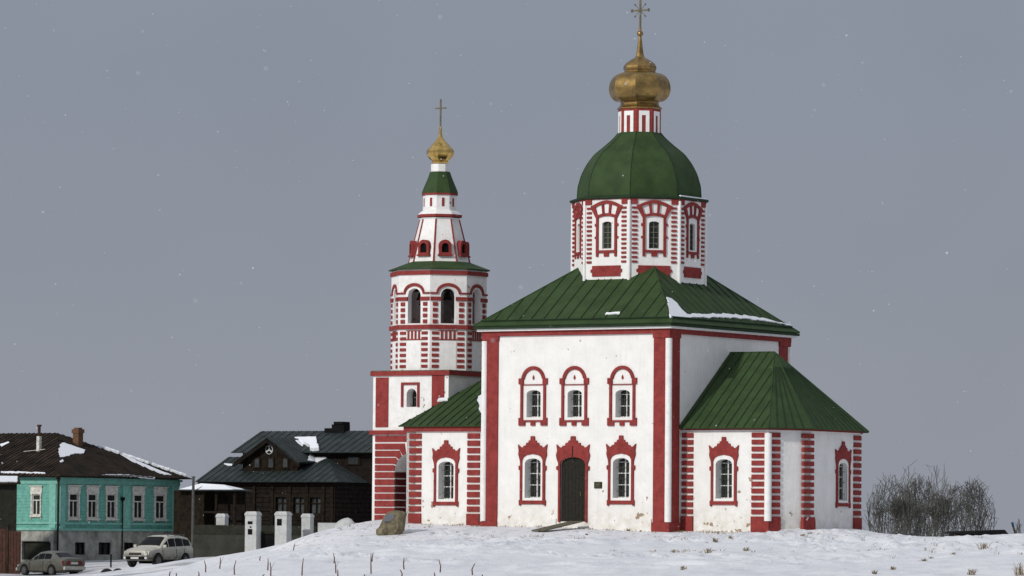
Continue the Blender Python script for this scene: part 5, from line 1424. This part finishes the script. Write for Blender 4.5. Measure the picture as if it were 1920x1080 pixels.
# ================================================================= TREES AND PLANTS
def grow(mb, p, d, L, r, lvl, maxl, spread, env):
    nseg = 6 if lvl == 0 else (3 if lvl < maxl else 2)
    q = p
    for i in range(nseg):
        d = (d+Vector((random.gauss(0,.13), random.gauss(0,.13), random.gauss(.04,.05)))).normalized()
        n_ = q+d*(L/nseg); rr = max(r*(1-.45*(i+1)/nseg), .012)
        if (n_.x/env[0])**2+(n_.y/env[0])**2+(max(n_.z-.25*env[1], 0)/(env[1]*.75))**2 > (random.uniform(.78, 1.0) if lvl < 2 else random.uniform(.85, 1.1)): return
        mb.tube(q, n_, max(r*(1-.45*i/nseg), .012), rr, 3 if lvl else 5); q = n_
        if lvl < maxl:
            for _ in range(2 if lvl == 0 or random.random() < .72 else 1):
                dd = (d+Vector((random.gauss(0,spread), random.gauss(0,spread), random.gauss(.05,spread*.7)))).normalized()
                grow(mb, q, dd, L*random.uniform(.55,.8), rr*.66, lvl+1, maxl, spread, env)
def tree(px, pyt, Y, w_px, stems, label, dens=4, boost=1.7):
    stems = int(stems*boost*1.25)
    X = at(px, 1000, Y).x; zt = at(px, pyt, Y).z; zb = sz(X, Y)-.1; Hh = (zt-zb)*1.04; wd = w_px/FPX*Y/2
    o = thing('bare_tree', label, 'tree', (X, Y, zb), random.uniform(0, 1), 'bare trees beyond the snow crest')
    tr = MB(); cr = MB()
    for i in range(stems):
        a = 2*pi*i/stems+random.uniform(-.5,.5); lean = random.uniform(.1, 1.0)*wd/Hh*1.45
        d = Vector((cos(a)*lean, sin(a)*lean, 1)).normalized(); sp_ = wd*.25
        b0 = Vector((cos(a)*sp_*random.random(), sin(a)*sp_*random.random(), 0)); Ls = Hh*random.uniform(.9, 1.2)
        p1 = b0+d*Hh*.10; tr.tube(b0, p1, .04+.010*Hh, .03+.007*Hh, 6)
        grow(cr, p1, d, Ls, .014+.003*Hh, 0, dens, .55, (wd*1.08, Hh*1.03))
    tr.build('trunk', BARK, o); cr.build('crown', BARK, o, recalc=False)
tree(1640, 925, 268, 60, 4, 'low bare shrub-like tree hard against the right end of the apse')
tree(1672, 893, 300, 115, 6, 'bare spreading tree second from the apse, lower than its right neighbour')
tree(1708, 878, 315, 105, 6, 'tallest bare tree in the middle of the clump')
tree(1752, 884, 330, 110, 6, 'bare tree with pointed top right of the tallest one')
tree(1690, 935, 262, 120, 5, 'short dense bare tree in front of the clump')
tree(1755, 930, 268, 110, 5, 'short dense bare tree in front, near the gap in the clump')
tree(1828, 904, 290, 96, 7, 'bare fan-shaped tree, rightmost of the clump')
tree(1725, 900, 285, 120, 6, 'broad bare tree filling the clump behind the short front trees')
tree(1788, 912, 275, 100, 6, 'slender bare tree between the clump and its rightmost tree')
tree(1909, 972, 260, 26, 3, 'small bare bush at the far right edge of the view')
# dark low roof and marker post at right
p = at(1790, 1006, 250); q = at(1880, 1006, 250)
dk = thing('low_shed', 'long low dark shed roof just showing above the snow crest behind the bare trees', 'shed', (p.x, p.y, p.z))
mb = MB(); Lq = q.x-p.x; hh = at(1880, 997.5, 250).z-p.z+.12
mb.box(0, Lq, 0, 3, -2.5, hh-.25); mb.build('wall', WOOD, dk)
mb = MB(); mb.hexa([(-.3,-.3,hh-.25),(Lq+.3,-.3,hh-.25),(Lq+.3,3.2,hh-.2),(-.3,3.2,hh-.2),(-.1,-.1,hh-.16),(Lq+.1,-.1,hh),(Lq,2.9,hh),(-.1,2.9,hh-.1)]); mb.build('roof', BLACK, dk)
p = at(1655, 1001, 240); q = at(1676, 1001, 240)
p = at(1903, 1003, 235)
mk = thing('marker_post', 'slanted yellowish marker post with a blue top at the far right', 'post', p)
mb = MB(); mb.tube((.12,0,-.3), (-.08,0,.40), .05); mb.build('shaft', GREYWOOD, mk)
mb = MB(); mb.tube((-.08,0,.40), (-.14,0,.62), .06); mb.build('blue_top', mat('blue_paint', (0.03,0.12,0.2)), mk)
mb = MB(); mb.tube((-.6,.2,-.3), (.5,.2,-.25), .3, .28, 8); mb.build('dark_base', BLACK, mk)

# reddish stakes in the foreground
stk = [(385.5,1073,22),(411.5,1067,22),(440,1078,27),(487.5,1051,9),(502,1069,22),(507.5,1080,26),(550.5,1040,21),(566,1080,33),(626,1057,20),(630,1075,22),(634,1082,14),
       (696,1075,38),(697.5,1053,17),(758,1068,22),(753,1082,14),(825,1075,26),(815.5,1082,9),(886.5,1078,21),(493,1082,6),(685,1082,5),(330,1082,8),(318,1083,12),(905,1083,6),(372,1082,10)]
desc = ['thin reddish', 'bent reddish', 'short brown', 'grey-brown', 'straight rust-coloured', 'leaning brown']
for i, (px, py, h) in enumerate(stk):
    # depth where the ground passes through this pixel
    Y = 150.0; best = None
    for k in range(260):
        Yk = 150+k*.25; P_ = at(px, py, Yk); e_ = abs(P_.z-sz(P_.x, Yk))
        if best is None or e_ < best[0]: best = (e_, Yk)
    Y = best[1]; P_ = at(px, py, Y); hh = h/FPX*Y
    mb = MB(); b0 = Vector((0,0,-.1)); m_ = Vector((random.uniform(-.03,.03), random.uniform(-.03,.03), hh*.5)); t_ = Vector((random.uniform(-.06,.06), 0, hh))
    mb.tube(b0, m_, .028, .022, 5); mb.tube(m_, t_, .022, .013, 5)
    if i % 4 == 1: mb.tube(m_, m_+Vector((.12, 0, .22)), .01, .005, 4)
    o = mb.build('stake', STAKE, None); o.location = (P_.x, P_.y, sz(P_.x, P_.y))
    where = 'by the left snow bank' if px < 520 else ('below the boulder' if px < 790 else 'below the refectory wall')
    size = 'tall' if h > 25 else ('mid-height' if h > 15 else 'stubby')
    if i == 0: lab = 'leftmost clearly standing twig-like stake, low on the snow bank'
    lab = f'{size} reddish stake in the snow {where}, number {i}'
    o['label'] = lab; o['category'] = 'stake'; o['group'] = 'reddish stakes standing in the foreground snow'
stakes = sorted([o for o in bpy.data.objects if o.name.split('.')[0] == 'stake'], key=lambda o: o.location.x/o.location.y)
order = ['first','second','third','fourth','fifth','sixth','seventh','eighth','ninth','tenth','eleventh','twelfth','thirteenth','fourteenth','fifteenth','sixteenth','seventeenth','eighteenth','nineteenth','twentieth','twenty-first','twenty-second','twenty-third','twenty-fourth']
for i, o in enumerate(stakes):
    h_ = max(v.co.z for v in o.data.vertices)
    size = 'tall' if h_ > .5 else ('mid-height' if h_ > .3 else 'stubby')
    o['label'] = f'{size} thin reddish stake in the snow, {order[i]} counting from the left'

def tuft(px, py, s, label, n=26):
    best = None
    for k in range(300):
        Yk = 150+k*.25; P_ = at(px, py, Yk); e_ = abs(P_.z-sz(P_.x, Yk))
        if best is None or e_ < best[0]: best = (e_, Yk)
    P_ = at(px, py, best[1]); mb = MB()
    for i in range(n):
        a = random.uniform(0, 2*pi); l = s*random.uniform(.5, 1); sp = random.uniform(.1,.7)
        b0 = Vector((random.gauss(0,s*.22), random.gauss(0,s*.22), -.03)); m_ = b0+Vector((cos(a)*sp*l*.4, sin(a)*sp*l*.4, l*.6)); t_ = m_+Vector((cos(a)*sp*l*.5, sin(a)*sp*l*.5, l*.25))
        mb.tube(b0, m_, .011, .009, 3); mb.tube(m_, t_, .009, .004, 3)
    o = mb.build('grass_tuft', STRAW, None, recalc=False); o.location = (P_.x, P_.y, sz(P_.x, P_.y)); tag(o, label, 'grass tuft', 'dry grass tufts in the snow')
tf = [(1845,1031,.42,'largest straw-coloured tuft, on the snow slope far right'),(1912,1078,.55,'broad straw tuft in the lower right corner'),(1869,1008,.2,'little straw tuft on the crest near the right end of the dark shed'),
      (1327,1039,.30,'dark dry tuft in the snow below the apse window'),(1341,1016,.28,'dry tuft close under the apse wall, below its south window'),(1399,1033,.24,'dry tuft between the apse corner and the foreground'),
      (1370,1009,.18,'small weed at the foot of the apse wall, left of its corner pilaster'),(1560,1003,.22,'weed at the foot of the apse between its two eastern pilasters'),(1505,1005,.16,'weed just left of the foot of the banded eastern pilaster'),(1519,1003,.2,'weed at the foot of the banded eastern pilaster'),
      (1281,1068,.22,'dry tuft at the bottom, below the near corner of the nave'),(1745,1050,.2,'dry tuft on the right slope below the clump of trees'),(1732,1055,.24,'low bushy tuft left of a similar one on the right slope'),(1788,1042,.2,'thin upright weed on the right slope'),
      (1640,1076,.2,'dry tuft near the bottom edge, below the end of the apse'),(1675,1068,.18,'small dry tuft on the lower right slope'),(1820,1078,.3,'tuft by the bottom edge at right, left of the corner tuft'),(1100,1003,.12,'tiny weed right of the plank ramp'),(1085,1012,.12,'tiny weed in front of the plank ramp')]
for a in tf: tuft(*a)
mb = MB()   # scattered weeds and stubble poking through the snow
rs = random.Random(11)
def weed(x, y, s):
    z = sz(x, y)
    for i in range(rs.randint(2, 6)):
        b0 = Vector((x+rs.gauss(0,s*.6), y+rs.gauss(0,s*.6), z-.05)); t_ = b0+Vector((rs.gauss(0,s*.5), rs.gauss(0,s*.5), .05+s*rs.uniform(.5,1.2)))
        mb.tube(b0, t_, .012, .006, 3)
for _ in range(150):      # foot of the walls
    t = rs.random()
    if t < .35: l = (rs.uniform(-A, A), -B-rs.uniform(.1,.9))
    elif t < .75: l = (rs.uniform(A, ax1), -AY-rs.uniform(.05,1.0))
    else: l = (rs.uniform(tx0, -A), -TY-rs.uniform(.1,.8))
    w_ = F.world(*l); weed(w_.x, w_.y, rs.uniform(.03,.10))
for _ in range(220):
    c_ = rs.choice([(15,186,5,4),(19,189,3,5),(10,196,6,2),(7,186,3,1.2),(0,200,8,1.5),(-6,208,3,1),(14,198,5,2),(18,178,4,4)])
    weed(c_[0]+rs.gauss(0,c_[2]*.5), c_[1]+rs.gauss(0,c_[3]*.6), rs.uniform(.03,.12))
o = mb.build('dry_weeds', STRAW, None, recalc=False); tag(o, 'sparse dead weeds and stubble poking through the snow', 'weeds', kind='stuff')

# falling snow
FLAKE = bpy.data.materials.new('soft_flake'); FLAKE.use_nodes = True
_n = FLAKE.node_tree; _b = _n.nodes['Principled BSDF']; _b.inputs['Base Color'].default_value = (.72,.74,.78,1); _b.inputs['Roughness'].default_value = 1; _b.inputs['Alpha'].default_value = .38
mb = MB(); rs = random.Random(5)
for _ in range(1050):
    Y = 55+150*rs.random()**.7; X = rs.uniform(-.14,.14)*Y; Z = rs.uniform(-.015,.135)*Y
    if Z < -1.0: continue
    r = rs.uniform(.006,.016)*(1.7 if rs.random() < .04 else 1); c_ = Vector((X, Y, Z)); n = len(mb.v)
    for d in ((1,0,0),(-1,0,0),(0,1,0),(0,-1,0),(0,0,1),(0,0,-1)): mb.v.append(tuple(c_+Vector(d)*r))
    for t in ((0,2,4),(2,1,4),(1,3,4),(3,0,4),(2,0,5),(1,2,5),(3,1,5),(0,3,5)): mb.f.append(tuple(n+i for i in t)); mb.m.append(0)
for _ in range(26):
    Y = rs.uniform(25, 45); X = rs.uniform(-.12,.12)*Y; Z = rs.uniform(0,.12)*Y; r = rs.uniform(3, 6)/FPX*Y
    for q in (1, .75, .5):
        mb.lathe([(.02*r*q, -r*q), (.7*r*q, -.7*r*q), (r*q, 0), (.7*r*q, .7*r*q), (.02*r*q, r*q)], (X, Y, Z), 8, m=1)
FLAKE2 = FLAKE.copy(); FLAKE2.name = 'soft_near_flake'; FLAKE2.node_tree.nodes['Principled BSDF'].inputs['Alpha'].default_value = .028
o = mb.build('falling_snowflakes', [FLAKE, FLAKE2], None, recalc=False); tag(o, 'small white snowflakes drifting down through the air', 'snowflakes', kind='stuff')

# ================================================================= LIGHT, SKY, CAMERA
AZ, EL = 42.0, 27.0
ld = Vector((sin(R_(AZ))*cos(R_(EL)), cos(R_(AZ))*cos(R_(EL)), -sin(R_(EL))))
sl = bpy.data.lights.new('sun', 'SUN'); sl.energy = 2.4; sl.angle = R_(2.5); sl.color = (1.0, .965, .90)
so = bpy.data.objects.new('sun', sl); C.objects.link(so); so.rotation_euler = ld.to_track_quat('-Z', 'Y').to_euler(); so.location = (-60, 100, 60)
w = bpy.data.worlds.new('World'); bpy.context.scene.world = w; w.use_nodes = True
nt = w.node_tree; N = nt.nodes; bg = N['Background']; bg.inputs['Strength'].default_value = 0.1
sky = N.new('ShaderNodeTexSky'); sky.sky_type = 'NISHITA'; sky.sun_disc = False; sky.sun_elevation = R_(EL); sky.sun_rotation = R_(180+AZ)
tc = N.new('ShaderNodeTexCoord'); sp = N.new('ShaderNodeSeparateXYZ'); nt.links.new(tc.outputs['Generated'], sp.inputs[0])
rp_ = N.new('ShaderNodeValToRGB'); nt.links.new(sp.outputs[2], rp_.inputs[0])
cr_ = rp_.color_ramp; cr_.elements[0].position = 0.0; cr_.elements[0].color = (.285,.305,.358,1); cr_.elements[1].position = 1.0; cr_.elements[1].color = (.60,.63,.70,1)
e = cr_.elements.new(.10); e.color = (.250,.277,.340,1); e = cr_.elements.new(.22); e.color = (.265,.29,.35,1)
nz = N.new('ShaderNodeTexNoise'); nz.inputs['Scale'].default_value = 9; nz.inputs['Detail'].default_value = 3; nt.links.new(tc.outputs['Generated'], nz.inputs['Vector'])
mr = N.new('ShaderNodeMapRange'); nt.links.new(nz.outputs['Fac'], mr.inputs[0]); mr.inputs[1].default_value = .3; mr.inputs[2].default_value = .7; mr.inputs[3].default_value = 9.5; mr.inputs[4].default_value = 10.4
vm = N.new('ShaderNodeVectorMath'); vm.operation = 'SCALE'; nt.links.new(rp_.outputs[0], vm.inputs[0]); nt.links.new(mr.outputs[0], vm.inputs['Scale'])
mx = N.new('ShaderNodeMix'); mx.data_type = 'RGBA'; mx.inputs[0].default_value = .96
nt.links.new(sky.outputs[0], mx.inputs[6]); nt.links.new(vm.outputs[0], mx.inputs[7]); nt.links.new(mx.outputs[2], bg.inputs['Color'])

cam = bpy.data.cameras.new('camera'); cam.sensor_width = 36; cam.lens = 36*FPX/1920; cam.clip_start = 1; cam.clip_end = 20000
co = bpy.data.objects.new('camera', cam); C.objects.link(co); co.matrix_world = CM
sc = bpy.context.scene; sc.camera = co
sc.view_settings.view_transform = 'Standard'; sc.view_settings.look = 'None'; sc.view_settings.exposure = 0; sc.view_settings.gamma = 1
sc.render.engine = 'CYCLES'; sc.cycles.use_denoising = True
